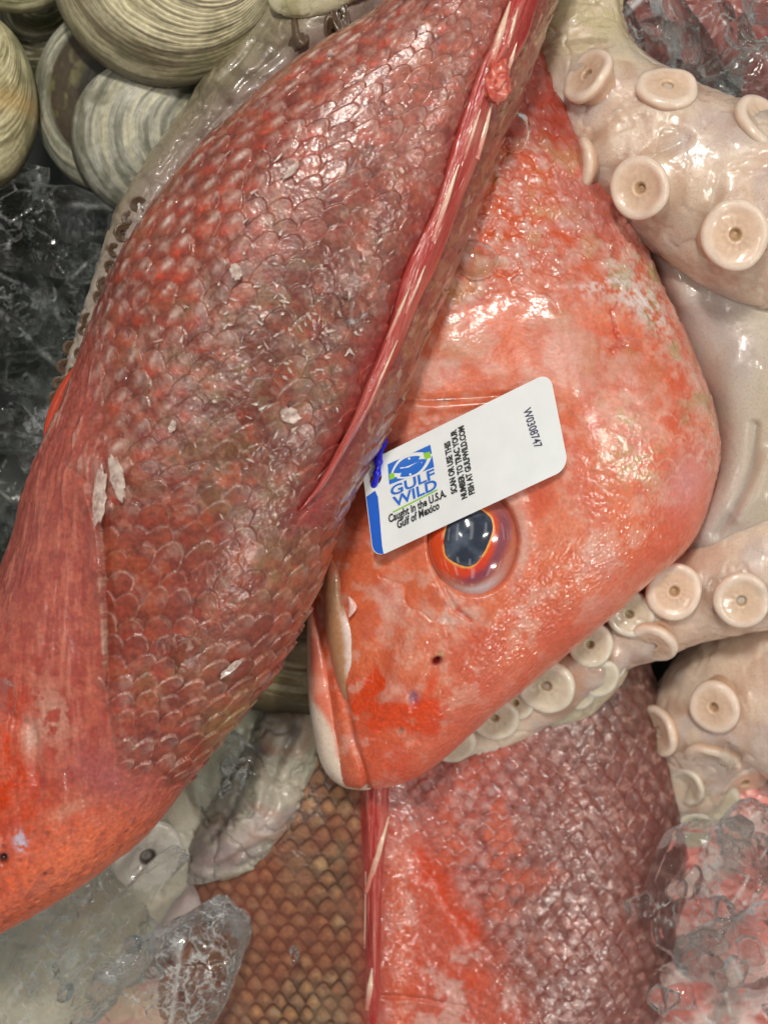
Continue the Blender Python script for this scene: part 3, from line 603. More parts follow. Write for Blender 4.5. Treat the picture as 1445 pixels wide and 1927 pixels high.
    X = cx + (pc[None, :, 0] - cx) * k; Y = cy + (pc[None, :, 1] - cy) * k
    rr = np.hypot((X - ex) / 88, (Y - ey) / 102)
    H = h0 + 44 * np.sqrt(np.clip(1 - (rr * 0.985) ** 2, 0, 1)) + 0.4 + 3.5 * (1 - k ** 2)
    V = P(X, Y, H); nn = fbm(np.stack([X, Y, 0 * X], -1), 0.03, 4, 95)
    c = mix(np.broadcast_to(S(56, 62, 76), V.shape) * 1.0, S(98, 108, 126), sst(0.35, 0.7, nn) * 0.8)
    grid_obj('pupil', V, M_EYE, eye, c, flip=gnormals(V)[1], caps=True)
    # ---- lip (upper jaw) and the long cheek bone over it
    def strip(name, rows, e, colf, nu=220, nt=70):
        gg = loft(rows, nu, nt, 24, e); D2 = 2.0 * (fbm(gg['q'], 0.05, 3, 72) - 0.5)
        VV = gg['V'] + gg['N'] * (D2 * K)[..., None]
        return grid_obj(name, VV, M_FISHB, root, colf(gg), flip=gg['flip'])
    def lipc(gg):
        px, py = gg['px'], gg['py']; qq = gg['q']; n2 = fbm(qq, 0.03, 4, 74)
        c = np.empty(px.shape + (3,)); c[:] = S(222, 122, 96); c = mix(c, S(230, 160, 140), sst(0.5, 0.65, n2) * 0.6)
        c = mix(c, S(212, 80, 54), np.exp(-(pdist(px, py, [(602, 1140), (630, 1230), (652, 1350), (672, 1430)]) / 10) ** 2) * 0.5)
        w = pmask(px + 8 * (n2 - 0.5), py, [(540, 1318), (590, 1325), (612, 1352), (630, 1385), (634, 1422), (660, 1446), (700, 1478), (700, 1520), (540, 1520)], 9)
        w2 = np.exp(-((px - np.interp(py, [1140, 1200, 1290, 1350], [580, 577, 582, 590])) / 5) ** 2)
        c = mix(c, S(228, 212, 194), np.clip(w * 0.95 + 0.5 * w2, 0, 1))
        c = mix(c, S(170, 140, 120), w * sst(0.80, 0.86, nz(qq, 0.16, 77)) * 0.5)
        return c
    strip('jaw', [(588, 1112, 594, 1108, 60, 8), (579, 1140, 596, 1130, 50, 22), (577, 1200, 612, 1188, 46, 40), (579, 1290, 634, 1268, 36, 52), (585, 1350, 652, 1345, 28, 56), (596, 1410, 668, 1400, 20, 54),
                  (614, 1454, 684, 1446, 10, 48), (640, 1477, 697, 1472, 0, 34), (668, 1485, 698, 1484, -5, 14)], 2.2, lipc)
    def maxc(gg):
        px, py = gg['px'], gg['py']; n2 = fbm(gg['q'], 0.04, 4, 75)
        c = np.empty(px.shape + (3,)); c[:] = S(190, 140, 104)
        cen = np.interp(py, [1060, 1180, 1280, 1345], [632, 640, 652, 655])
        c = mix(c, S(228, 208, 200), sst(-2, 12, px - cen + 14 * (n2 - 0.5)) * sst(1110, 1180, py)); c = mix(c, S(160, 116, 78), sst(4, -8, px - cen + 10 * (n2 - .5)) * 0.6)
        c = mix(c, S(206, 110, 80), sst(1110, 1060, py) * 0.7); c = mix(c, S(206, 112, 88), sst(10, 0, px - np.interp(py, [1060, 1180, 1280, 1345], [612, 612, 634, 648])) * 0.5)
        return c
    strip('cheek_bone', [(620, 1052, 628, 1050, 108, 6), (612, 1080, 642, 1076, 104, 20), (608, 1130, 650, 1126, 98, 27), (612, 1182, 674, 1176, 96, 30), (622, 1240, 692, 1230, 90, 30), (634, 1290, 692, 1284, 82, 28), (646, 1330, 684, 1324, 68, 22), (656, 1352, 666, 1350, 58, 8)], 2.4, maxc)
    # a little torn flap of skin by the cheek bone
    t = np.linspace(0, 1, 30)[:, None]; v = np.linspace(0, 2 * math.pi, 20, endpoint=False)[None]
    V = P(656 + 8 * np.sin(t * math.pi) + (1 + 7 * np.sin(math.pi * t)) * np.cos(v), 1122 + 40 * t, ras(656, 1140) + 10 + 5 * np.sin(v) * np.sin(math.pi * t))
    grid_obj('skin_flap', V, M_FISHB, root, np.broadcast_to(S(232, 186, 176), V.shape), flip=gnormals(V)[1])
    return ras, root
RAS_B, FB = fish_b()

# ================================================================== FISH C (below, back up)
def fish_c():
    zc = -255
    st = [(620, 1040, 1110, 1020, zc, 110), (540, 1160, 1170, 1150, zc, 140), (460, 1260, 1222, 1245, zc, 160), (390, 1360, 1258, 1350, zc, 175), (330, 1480, 1283, 1480, zc, 182), (300, 1600, 1290, 1600, zc, 186),
          (305, 1720, 1272, 1720, zc, 186), (310, 1830, 1254, 1830, zc, 184), (318, 1940, 1240, 1940, zc, 180), (340, 2080, 1205, 2080, zc, 170), (400, 2250, 1130, 2250, zc, 140)]
    g = loft(st, 640, 700, 60, 2.0)
    px, py, q = g['px'], g['py'], g['q']
    root = thing('red_snapper', 'red snapper lying back up at the bottom, brown left flank and pink right flank', 'fish', Vector(P(790, 1600, -440)))
    ras = Raster(g)
    mid = 706 + 0.0 * py; lf = px < mid
    a = -(g['su'] + 16 * nz(q, 0.008, 31) + 6 * nz(q, 0.03, 32)) / 27.0 + 200 + 0.004 * (px - 700) * (px > 700); b = g['wv'] / 37.0 + 0.5 * nz(q, 0.007, 34) + 0.15 * nz(q, 0.03, 35)
    T, Lt, E, I, J = scales(a, b, 1.5, 0.70, 0.09, 1.4)
    r1, r2, r3 = hsh(I, J, 5), hsh(I, J, 6), hsh(I, J, 7)
    n1 = fbm(q, 0.006, 3, 80); n2 = fbm(q, 0.02, 4, 81); n3 = fbm(q, 0.06, 4, 82); n4 = fbm(q, 0.16, 3, 83)
    wx = px + 40 * (n2 - 0.5); wy = py + 40 * (fbm(q, 0.02, 4, 84) - 0.5)
    gill = pmask(wx, wy, [(715, 1600), (760, 1570), (800, 1610), (850, 1680), (900, 1770), (960, 1860), (1010, 1960), (1000, 2200), (700, 2200)], 60)
    sm = 1 - 0.85 * gill
    D = sm * (np.where(lf, 0.4, 2.0) * (np.clip(T, 0, 1) ** 1.2 - 0.3 * Lt ** 2)) * (0.5 + sst(0.35, 0.6, n2)) + 4 * (n2 - 0.5) + 10 * (n1 - 0.5) + 2 * (n3 - 0.5)
    D += 22 * np.exp(-((px - mid) / 60) ** 2)
    D += -4 * np.exp(-(pdist(wx, wy, [(770, 1590), (830, 1680), (880, 1770), (930, 1800)]) / 9) ** 2) - 5 * np.exp(-(pdist(px, py, [(720, 1868), (800, 1880), (880, 1898)]) / 5) ** 2)
    D += gill * 5 * (n3 - 0.5)
    c = np.empty(px.shape + (3,)); c[:] = S(172, 88, 80)
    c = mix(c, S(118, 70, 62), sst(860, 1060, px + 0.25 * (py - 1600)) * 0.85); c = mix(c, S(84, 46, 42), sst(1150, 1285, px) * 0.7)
    c = mix(c, S(96, 78, 70), sst(1480, 1320, py) * sst(900, 1080, px) * 0.7)  # dark grey-brown paints the shade of the fish above and the octopus
    core = np.exp(-((T - 0.5) / 0.28) ** 2 - ((Lt - 0.1) / 0.4) ** 2) * sst(0.25, 0.6, n3)
    an = fbm(np.stack([q[..., 0] * 0.6 + q[..., 1] * 0.4, q[..., 1] * 0.7 - q[..., 0] * 0.3, q[..., 2]], -1), 0.09, 4, 87)
    c = mix(c, S(104, 52, 48), sst(0.47, 0.33, an) * 0.5); c = mix(c, S(200, 158, 154), sst(0.55, 0.68, an) * 0.4)
    c = mix(c, S(206, 182, 188), core * (0.15 + 0.75 * r2) * 0.75 * sm * (0.35 + 0.65 * sst(1150, 900, px))); c = mix(c, S(206, 96, 66), sst(0.52, 0.64, n2) * blob(px, py, 900, 1620, 170, 210) * 0.65)
    c = mix(c, S(120, 50, 48), sst(0.14, 0.03, E) * 0.6 * sm); c = mix(c, c * 0.6, sst(0.35, 0.1, T) * 0.5 * sm)
    gc = np.empty(px.shape + (3,)); gc[:] = S(196, 92, 74)
    gc = mix(gc, S(214, 172, 168), sst(0.5, 0.6, fbm(q, 0.03, 5, 85)) * 0.75); gc = mix(gc, S(206, 78, 44), sst(0.52, 0.62, fbm(q, 0.016, 4, 86)) * 0.8)
    c = mix(c, gc, gill * 0.8)
    c = mix(c, S(206, 72, 36), np.exp(-(pdist(wx, wy, [(785, 1600), (835, 1680), (880, 1760)]) / 22) ** 2) * 0.85)
    c = mix(c, S(206, 92, 52), np.exp(-((px - 748) / 26) ** 2) * sst(1560, 1640, py) * 0.7)
    cl = np.empty(px.shape + (3,)); cl[:] = S(118, 90, 74)
    cl = mix(cl, S(198, 152, 108), core * (0.3 + 0.6 * r2)); cl = mix(cl, S(160, 108, 84), 0.6 * np.exp(-((T - 0.4) / 0.25) ** 2 - ((Lt + 0.2) / 0.4) ** 2) * sst(0.3, 0.8, r3) * 0.75)
    cl = mix(cl, S(176, 164, 132), core * sst(0.55, 0.9, r1) * 0.5); cl = mix(cl, S(66, 42, 30), sst(0.24, 0.06, E) * np.clip(0.62 + 0.4 * n2 + 0.2 * r3, 0, 1)); cl = mix(cl, S(150, 130, 108), sst(0.54, 0.7, n2) * 0.35); cl = mix(cl, S(140, 70, 56), sst(0.52, 0.68, n1) * 0.4); cl = mix(cl, cl * 0.55, sst(0.35, 0.1, T) * 0.6)
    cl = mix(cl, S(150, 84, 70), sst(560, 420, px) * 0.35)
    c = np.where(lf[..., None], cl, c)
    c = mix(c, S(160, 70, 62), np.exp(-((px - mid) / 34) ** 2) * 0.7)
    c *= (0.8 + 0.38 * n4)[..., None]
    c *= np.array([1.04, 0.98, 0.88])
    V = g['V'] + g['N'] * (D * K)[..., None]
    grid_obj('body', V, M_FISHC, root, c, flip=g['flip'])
    Lf = cr([(676, 1380), (672, 1480), (675, 1560), (678, 1650), (682, 1750), (684, 1850), (686, 2000)], 300); Rf = cr([(742, 1380), (738, 1480), (734, 1560), (726, 1650), (722, 1750), (720, 1850), (716, 2000)], 300)
    fin_mesh(root, ras, Lf, Rf, 46, [(733, 1532, 690, 1680, 6), (724, 1722, 718, 1850, 3), (700, 1822, 692, 1900, 6), (688, 1640, 686, 1900, 2)], 133)
    return ras
RAS_C = fish_c()

# fish seen through the ice at the right side
def hidden_fish(label, st, seed, base, light):
    g = loft(st, 220, 220, 30, 2.1); q = g['q']
    a = g['su'] / 30.0; b = g['wv'] / 40.0; T, Lt, E, I, J = scales(a, b); r2 = hsh(I, J, 6)
    n2 = fbm(q, 0.02, 4, seed)
    D = 7 * np.clip(T, 0, 1) ** 1.2 - 2 * Lt ** 2 + 10 * (n2 - 0.5)
    c = np.empty(q.shape); c[:] = base
    c = mix(c, light, sst(0.42, 0.62, n2) * 0.8); c = mix(c, light, np.exp(-((T - 0.6) / 0.3) ** 2 - (Lt / 0.5) ** 2) * r2 * 0.6); c = mix(c, c * 0.5, sst(0.3, 0.1, T) * 0.6)
    root = thing('red_snapper', label, 'fish', Vector(g['V'].reshape(-1, 3).mean(0) - np.array([0, 0, 150 * K])))
    grid_obj('body', g['V'] + g['N'] * (D * K)[..., None], M_FISHC, root, c, flip=g['flip'])
    return Raster(g)
RAS_E = hidden_fish('pink-red fish buried under the clear ice in the bottom right corner', [(1255, 1380, 1700, 1360, -310, 60), (1225, 1480, 1740, 1460, -310, 90), (1195, 1600, 1780, 1600, -310, 110), (1185, 1760, 1800, 1760, -310, 115), (1190, 1950, 1800, 1950, -310, 110), (1240, 2150, 1700, 2150, -310, 80)], 140, S(232, 132, 122), S(250, 226, 218))
RAS_D = hidden_fish('dark red fish half hidden behind the ice shards in the top right corner', [(1010, -190, 1660, -230, -330, 60), (1030, -100, 1690, -130, -330, 90), (1050, 0, 1720, -20, -330, 105), (1080, 110, 1720, 100, -330, 100), (1130, 200, 1700, 200, -330, 80), (1200, 280, 1640, 290, -330, 40)], 150, S(118, 46, 40), S(150, 84, 74))

# ================================================================== OCTOPUSES
def sucker(arm, px, py, h, R, n, tone=0, slit=False, hole=0.16, depth=1.0):
    """n = facing direction in picture axes (right, down, up)"""
    n = np.array([n[0], -n[1], n[2]], float); n /= np.linalg.norm(n)
    cup = random.uniform(-0.17, -0.01)
    fz = lambda a: 0.13 + cup * (1 - (a / 0.9) ** 2)
    prof = [(1.04, -1.25), (0.88, -0.92), (0.80, -0.66), (0.82, -0.46), (0.93, -0.32), (1.02, -0.20), (1.05, -0.07), (1.02, 0.04), (0.94, 0.11), (0.82, fz(.82) + 0.01), (0.68, fz(.68)), (0.52, fz(.52)), (0.36, fz(.36)),
            (hole + 0.10, fz(.2) + 0.01), (hole + 0.03, fz(.1) - 0.03), (hole - 0.02, fz(.1) - 0.12), (hole - 0.05, fz(.1) - 0.22), (0.01, fz(.1) - 0.21)]
    p = cr(prof, 64); m = 56; f = np.linspace(0, 2 * math.pi, m, endpoint=False)
    x = np.array([1.0, 0.2, 0.1]); e1 = np.cross(n, x); e1 /= np.linalg.norm(e1); e2 = np.cross(n, e1)
    sd = random.randint(0, 60); wob = 1 + 0.16 * (nz(np.stack([np.cos(f) * 2, np.sin(f) * 2, f * 0], -1), 0.4, sd) - 0.5) + 0.04 * np.sin(2 * f + sd)
    lip = 1 + 0.5 * (nz(np.stack([np.cos(f) * 2, np.sin(f) * 2, f * 0 + 9], -1), 0.5, sd + 7) - 0.5)[None] * sst(0.5, 0.95, p[:, :1]) * (p[:, 1:] > -0.25) * 0.10
    r = p[:, :1] * wob[None] * lip; z = p[:, 1:] * depth + 0.16 * (nz(np.stack([np.cos(f) * 2, np.sin(f) * 2, f * 0 + 4], -1), 0.8, sd + 5) - 0.5)[None] * sst(0.5, 0.95, p[:, :1]) * (p[:, 1:] > -0.5) + 0.05 * (nz(np.stack([p[:, :1] * np.cos(f) * 3, p[:, :1] * np.sin(f) * 3, 0 * r], -1), 0.8, sd + 3) - 0.5) * (p[:, :1] < 1.02)
    s1 = 1.0; s2 = 0.42 if slit else 1.0
    z = z + 0.007 * np.sin((9 + sd % 5) * f + sd)[None] * np.exp(-((p[:, :1] - 0.42) / 0.16) ** 2) * (p[:, 1:] > -0.05)
    C = P(px, py, h); sc = 1.06 * R * K * (HP - h) / HP
    V = C + sc * (e1 * (r * np.cos(f) * s1)[..., None] + e2 * (r * np.sin(f) * s2)[..., None] + n * z[..., None])
    t = np.linspace(0, 1, 64)[:, None] + 0 * f[None]
    if tone == 0: face, rimc, side, hol = S(228, 198, 172), S(236, 214, 196), S(206, 166, 138), S(196, 160, 124)
    elif tone == 1: face, rimc, side, hol = S(214, 200, 176), S(226, 214, 196), S(202, 184, 158), S(186, 166, 130)
    elif tone == 3: face, rimc, side, hol = S(206, 200, 188), S(216, 210, 198), S(190, 180, 166), S(120, 110, 100)
    else: face, rimc, side, hol = S(96, 76, 58), S(104, 82, 62), S(92, 72, 56), S(70, 54, 40)
    c = np.empty(V.shape); c[:] = face
    c = mix(c, rimc, sst(0.62, 0.5, t) * sst(0.3, 0.4, t)); c = mix(c, side, np.exp(-((t - 0.72) / 0.05) ** 2) * 0.35); c = c * (0.90 + 0.2 * fbm(np.stack([r * np.cos(f) * 30, r * np.sin(f) * 30, 0 * r + sd], -1), 0.12, 3, 5))[..., None]; c = mix(c, side, sst(0.40, 0.25, t)); c = mix(c, hol, sst(0.78, 0.84, t))
    return grid_obj('sucker', V, M_SUCK if tone != 2 else M_GREY, arm, c, flip=gnormals(V)[1])
def arm_mesh(root, pts, colf, mat, nu=220, nv=120, flat=1.0, wr=4.0, seed=0, name='arm', rings=0.0, bulge=(), crease=()):
    V, s = tube(pts, nu, nv, flat); N, flip = gnormals(V); q = V / K
    su = np.linspace(0, len(pts) - 1, nu)[:, None]
    D = wr * 2 * (fbm(q, 0.013, 4, seed) - 0.5) - 0.5 * wr * sst(0.06, 0.0, np.abs(fbm(q, 0.02, 3, seed + 8) - 0.5)) + wr * 0.5 * (fbm(q, 0.06, 3, seed + 1) - 0.5)
    if rings: D += rings * np.sin(su * 16 + 4 * nz(q, 0.02, seed))
    px, py, h = proj(V)
    up = (N[..., 2] > -0.2)
    for bx, by, bR in bulge:
        dd = np.hypot(px - bx, py - by); D = D + up * 0.30 * bR * np.exp(-(dd / (1.05 * bR)) ** 2)
    for pl_, w_, a_ in crease:
        D = D - up * a_ * np.exp(-(pdist(px, py, pl_) / w_) ** 2)
    cc_ = colf(px, py, q, N)
    for bx, by, bR in bulge:
        dd = np.hypot(px - bx, py - by); cc_ = mix(cc_, S(170, 124, 96) if mat is M_OCTO and root is not U_ else S(96, 80, 58), np.exp(-((dd - 1.05 * bR) / (0.35 * bR)) ** 2) * 0.45 * sst(0.35, 0.65, nz(q, 0.03, seed + 3)))
    o = grid_obj(name, V + N * (D * K)[..., None], mat, root, cc_, flip=flip)
    def surf(x, y):
        d = (s[:, 0] - x) ** 2 + (s[:, 1] - y) ** 2; k = d.argmin(); rr = s[k, 3]; dd = min(math.sqrt(d[k]), rr * 0.98)
        return s[k, 2] + flat * math.sqrt(rr * rr - dd * dd)
    return o, surf
U_ = None
BEI = S(226, 203, 182)
def beige(px, py, q, N):
    c = np.empty(px.shape + (3,)); c[:] = BEI
    c = mix(c, S(208, 172, 152), sst(0.45, 0.65, fbm(q, 0.008, 3, 7)) * 0.6); c = mix(c, S(196, 182, 180), sst(0.5, 0.68, fbm(q, 0.011, 3, 37)) * 0.55); c = mix(c, S(196, 184, 142), sst(170, 40, py) * sst(1350, 1200, px) * 0.8)
    c = mix(c, S(232, 212, 194), sst(0.52, 0.66, fbm(q, 0.02, 3, 17)) * 0.45)
    st = fbm(np.stack([q[..., 0] * 0.25, q[..., 1], q[..., 2]], -1), 0.07, 3, 27)
    c = mix(c, S(140, 124, 84), sst(0.58, 0.7, st) * sst(140, 60, py) * 0.5)
    return c
def pale(px, py, q, N):
    c = np.empty(px.shape + (3,)); c[:] = S(212, 196, 168)
    return mix(c, S(190, 176, 154), sst(0.45, 0.62, fbm(q, 0.015, 3, 7)) * 0.7)
OCT = thing('octopus', 'big beige octopus with large round suckers filling the right side', 'octopus', Vector(P(1400, 800, -250)))
# body sheet between the arms
def mantle():
    zc = -70
    st = [(1090, 330, 1640, 300, zc + 20, 60), (1140, 400, 1680, 380, zc + 20, 110), (1190, 480, 1720, 470, zc, 140), (1235, 570, 1740, 570, zc, 150), (1280, 670, 1750, 670, zc, 152), (1318, 770, 1750, 770, zc, 150), (1326, 870, 1740, 860, zc, 140),
          (1300, 960, 1720, 930, zc, 120), (1265, 1040, 1690, 980, zc - 20, 80), (1240, 1090, 1600, 1020, zc - 30, 30)]
    g = loft(st, 420, 420, 40, 2.6); q = g['q']; px, py = g['px'], g['py']
    D = 22 * (fbm(q, 0.006, 2, 3) - 0.5) + 5 * (fbm(q, 0.02, 3, 4) - 0.5)
    D += 16 * np.exp(-(pdist(px, py, [(1235, 440), (1260, 500), (1290, 560)]) / 26) ** 2)
    D += 14 * np.exp(-(pdist(px, py, [(1385, 690), (1390, 800), (1370, 920), (1330, 1000)]) / 34) ** 2) - 12 * np.exp(-(pdist(px, py, [(1420, 800), (1412, 880), (1380, 960), (1350, 1000)]) / 9) ** 2)
    D += 12 * np.exp(-(pdist(px, py, [(1445, 860), (1420, 930), (1390, 970)]) / 16) ** 2)
    c = np.empty(px.shape + (3,)); c[:] = S(200, 186, 174)
    c = mix(c, S(184, 172, 170), sst(0.42, 0.6, fbm(q, 0.006, 3, 12)) * 0.7); c = mix(c, S(172, 150, 144), np.exp(-(pdist(px, py, [(1170, 400), (1250, 570), (1330, 760), (1340, 880)]) / 34) ** 2) * 0.7)
    c = mix(c, S(206, 190, 162), sst(1380, 1450, px) * 0.5)
    grid_obj('mantle', g['V'] + g['N'] * (D * K)[..., None], M_OCTO, OCT, c, flip=g['flip'])
mantle()
a1, s1 = arm_mesh(OCT, [(1100, -180, 40, 84), (1092, -60, 45, 86), (1086, 40, 50, 86), (1108, 140, 60, 104), (1186, 238, 70, 128), (1300, 325, 75, 158), (1425, 395, 70, 172), (1560, 440, 60, 172), (1700, 470, 50, 160)], beige, M_OCTO, 380, 220, 0.85, 5, 101, bulge=[(1130, 150, 50), (1258, 190, 52), (1442, 262, 60), (1125, 312, 52), (1225, 350, 55), (1390, 430, 60), (1015, 200, 36)],
                  crease=[([(1112, 262), (1140, 225), (1180, 195), (1230, 165)], 9, 10), ([(1165, 395), (1180, 330), (1230, 290), (1290, 260)], 12, 9), ([(1050, 235), (1065, 180), (1100, 190)], 10, 8), ([(1330, 500), (1330, 420), (1350, 330)], 16, 8)])
for (x, y, R, n, dh) in [(1105, 140, 50, (-0.62, -0.42, 0.62), 22), (1255, 163, 52, (0.02, -0.55, 0.80), 40), (1442, 232, 60, (0.42, -0.5, 0.72), 44), (1090, 310, 49, (-0.97, 0.05, 0.16), 10),
                         (1203, 354, 53, (-0.50, 0.20, 0.84), 28), (1383, 441, 58, (-0.05, 0.22, 0.97), 34), (1000, 196, 36, (-0.9, 0.15, 0.25), 4)]:
    sucker(a1, x, y, s1(x, y) + dh, R, n)
a2, s2 = arm_mesh(OCT, [(1720, 1010, -40, 150), (1590, 1030, -45, 140), (1450, 1062, -55, 124), (1335, 1108, -70, 96), (1245, 1150, -85, 78), (1155, 1200, -95, 62), (1065, 1265, -95, 62), (985, 1325, -105, 58), (900, 1385, -110, 46), (830, 1420, -110, 34), (790, 1440, -115, 18)], beige, M_OCTO, 340, 150, 0.9, 4, 111, bulge=[(1268, 1112, 47), (1395, 1132, 49), (1228, 1205, 46), (1182, 1160, 43), (1110, 1216, 41), (1122, 1262, 40), (1028, 1292, 50)])
for (x, y, R, n, dh, tn) in [(1268, 1112, 47, (-0.12, 0.05, 0.97), 26, 0), (1395, 1132, 49, (0.05, 0.30, 0.95), 28, 0), (1228, 1212, 46, (-0.35, 0.72, 0.55), 24, 0), (1184, 1156, 41, (-0.05, 0.0, 1), 26, 1), (1110, 1212, 39, (-0.2, 0.12, 0.96), 26, 1),
                             (1126, 1276, 37, (0.15, 0.5, 0.85), 16, 1), (1028, 1292, 50, (-0.2, 0.3, 0.92), 26, 1), (850, 1398, 40, (-0.1, 0.45, 0.85), 18, 1), (930, 1352, 40, (-.1, .3, .9), 16, 1), (970, 1322, 30, (-.25, .1, .95), 12, 1), (1150, 1262, 26, (.3, .5, .8), 6, 1), (1085, 1312, 30, (.1, .6, .8), 4, 1)]:
    sucker(a2, x, y, s2(x, y) + dh, R, n, tn)
a4, s4 = arm_mesh(OCT, [(1170, 1235, -135, 8), (1150, 1255, -128, 34), (1090, 1300, -125, 50), (1010, 1340, -130, 50), (985, 1375, -140, 34), (975, 1395, -150, 12)], pale, M_OCTO, 140, 80, 0.8, 6, 121)
a3, s3 = arm_mesh(OCT, [(1750, 1300, -190, 220), (1600, 1305, -200, 214), (1450, 1320, -215, 195), (1350, 1362, -225, 138), (1305, 1450, -240, 74), (1290, 1520, -255, 52), (1285, 1575, -270, 34), (1285, 1610, -285, 14)], beige, M_OCTO, 280, 170, 0.85, 5, 131, bulge=[(1355, 1335, 46), (1260, 1376, 45), (1345, 1425, 48), (1349, 1512, 43)])
for (x, y, R, n, dh, tn) in [(1343, 1330, 46, (-0.45, 0.25, 0.80), 34, 0), (1237, 1376, 45, (-0.90, 0.20, 0.42), 26, 0), (1340, 1434, 48, (-0.35, 0.80, 0.52), 30, 0), (1349, 1516, 43, (0.15, 0.35, 0.92), 34, 1), (1308, 1562, 34, (-0.1, 0.3, 0.95), 22, 1), (1400, 1470, 44, (0.2, 0.7, 0.6), 26, 0), (1290, 1480, 34, (-0.7, 0.3, 0.6), 14, 1)]:
    sucker(a3, x, y, s3(x, y) + dh, R, n, tn)

# grey octopus hanging on the left of the upper fish
G = thing('octopus', 'thin grey-brown octopus arm squeezed between the clams and the left fish', 'octopus', Vector(P(400, 250, 0)))
def grey(px, py, q, N):
    c = np.empty(px.shape + (3,)); c[:] = S(146, 134, 108)
    st = fbm(np.stack([q[..., 0] + q[..., 1] * 0.9, (q[..., 1] - q[..., 0]) * 0.14, q[..., 2]], -1), 0.03, 4, 27)
    c = mix(c, S(98, 90, 64), sst(0.50, 0.66, st) * 0.75); c = mix(c, S(174, 164, 140), sst(0.55, 0.7, fbm(q, 0.02, 4, 28)) * 0.5)
    edge = [(760, -40), (640, 60), (560, 125), (440, 225), (335, 330), (233, 480), (165, 640), (120, 760)]
    c = mix(c, S(176, 154, 148), np.exp(-(pdist(px, py, edge) / 46) ** 2) * 0.85); c = mix(c, S(176, 168, 150), sst(420, 560, py) * 0.5)
    return c
ga, gs = arm_mesh(G, [(800, -190, 60, 150), (690, -80, 70, 140), (612, 22, 70, 128), (525, 130, 70, 108), (440, 228, 65, 92), (362, 310, 60, 76), (290, 400, 60, 66), (236, 500, 55, 54), (198, 600, 50, 44), (160, 690, 45, 38), (128, 770, 40, 30), (110, 820, 35, 16)], grey, M_GREY, 360, 180, 0.85, 7, 141, crease=[([(500, 40), (430, 140), (360, 240), (300, 330)], 6, 5), ([(560, 70), (470, 150), (400, 240), (330, 330)], 7, 5), ([(470, 90), (400, 165), (345, 235)], 4, 4), ([(570, 110), (520, 170), (440, 200)], 10, 8)], bulge=[(580, 60, 40), (640, 25, 44), (470, 185, 40), (410, 260, 30)])
for (x, y, R, n) in [(566, 56, 34, (0.5, -0.3, 0.85)), (640, 27, 40, (0.1, -0.1, 1)), (628, 62, 34, (0.4, 0.4, 0.8))]:
    sucker(ga, x, y, gs(x, y) + 6, R, n, 2, slit=True)
for (x, y, R) in [(262, 385, 15), (243, 410, 13), (232, 438, 15), (216, 470, 12), (208, 500, 11), (196, 535, 13), (188, 560, 12), (166, 603, 13), (158, 622, 9), (134, 655, 13), (150, 664, 10), (124, 690, 14), (140, 700, 10), (112, 722, 12), (104, 748, 10), (128, 716, 9)]:
    sucker(ga, x, y, gs(x, y) + 4, R, (0.15 + 0.2 * random.random(), 0.1, 0.9), 2, hole=0.25)
tip, _ = arm_mesh(G, [(700, -90, 175, 60), (620, -40, 182, 62), (560, -14, 182, 50), (522, -2, 178, 32), (506, 4, 172, 12)], lambda px, py, q, N: mix(np.broadcast_to(S(206, 200, 168), q.shape) * 1.0, S(176, 170, 130), sst(0.45, 0.65, fbm(q, 0.03, 3, 5))), M_OCTO, 120, 80, 0.5, 4, 151)

# pale octopus low at the bottom left, partly under ice
U = thing('octopus', 'pale slimy octopus arms curled under the ice below the left fish', 'octopus', Vector(P(350, 1600, -350)))
def slime(px, py, q, N):
    c = np.empty(px.shape + (3,)); c[:] = S(186, 180, 162)
    c = mix(c, S(170, 172, 150), sst(0.42, 0.6, fbm(q, 0.012, 3, 7)) * 0.7); c = mix(c, S(150, 132, 132), sst(0.54, 0.68, fbm(q, 0.016, 3, 15)) * 0.7)
    c = mix(c, S(190, 170, 172), np.exp(-(pdist(px, py, [(500, 1540), (440, 1610), (360, 1650)]) / 30) ** 2) * 0.6); c = mix(c, S(88, 78, 84), np.clip(blob(px, py, 492, 1415, 26, 16) + 0.8 * blob(px, py, 470, 1615, 45, 10, -20) + 0.6 * blob(px, py, 548, 1385, 14, 40, 20), 0, 1) * 0.8)
    return c
u1, us1 = arm_mesh(U, [(640, 1240, -130, 60), (580, 1345, -118, 64), (515, 1440, -112, 72), (478, 1520, -112, 78), (436, 1578, -118, 70), (388, 1615, -130, 52), (345, 1640, -150, 30)], slime, M_OCTO, 260, 150, 0.8, 12, 161, bulge=[(540, 1380, 40), (480, 1480, 44), (420, 1580, 40), (505, 1550, 30)], crease=[([(560, 1370), (520, 1440), (500, 1520)], 10, 12), ([(470, 1440), (440, 1520), (400, 1580)], 8, 10), ([(505, 1590), (450, 1610), (400, 1640)], 8, 12)])
u2, us2 = arm_mesh(U, [(520, 1290, -190, 80), (430, 1420, -170, 105), (350, 1530, -165, 98), (280, 1630, -160, 84), (190, 1730, -170, 88), (80, 1830, -205, 92), (-60, 1930, -215, 95)], lambda px, py, q, N: mix(np.broadcast_to(S(222, 214, 194), q.shape) * 1.0, S(176, 178, 156), sst(1560, 1440, py) * 0.9), M_OCTO, 240, 120, 0.75, 8, 171)
sucker(u2, 278, 1612, us2(278, 1612) + 22, 62, (0.3, 0.15, 0.93), 3, hole=0.2, depth=0.6)
u3, us3 = arm_mesh(U, [(250, 1820, -260, 60), (300, 1740, -215, 52), (345, 1698, -180, 46), (362, 1680, -168, 34), (372, 1670, -165, 12)], lambda px, py, q, N: np.broadcast_to(S(206, 190, 186), q.shape) * 1.0, M_OCTO, 120, 80, 0.9, 4, 181)
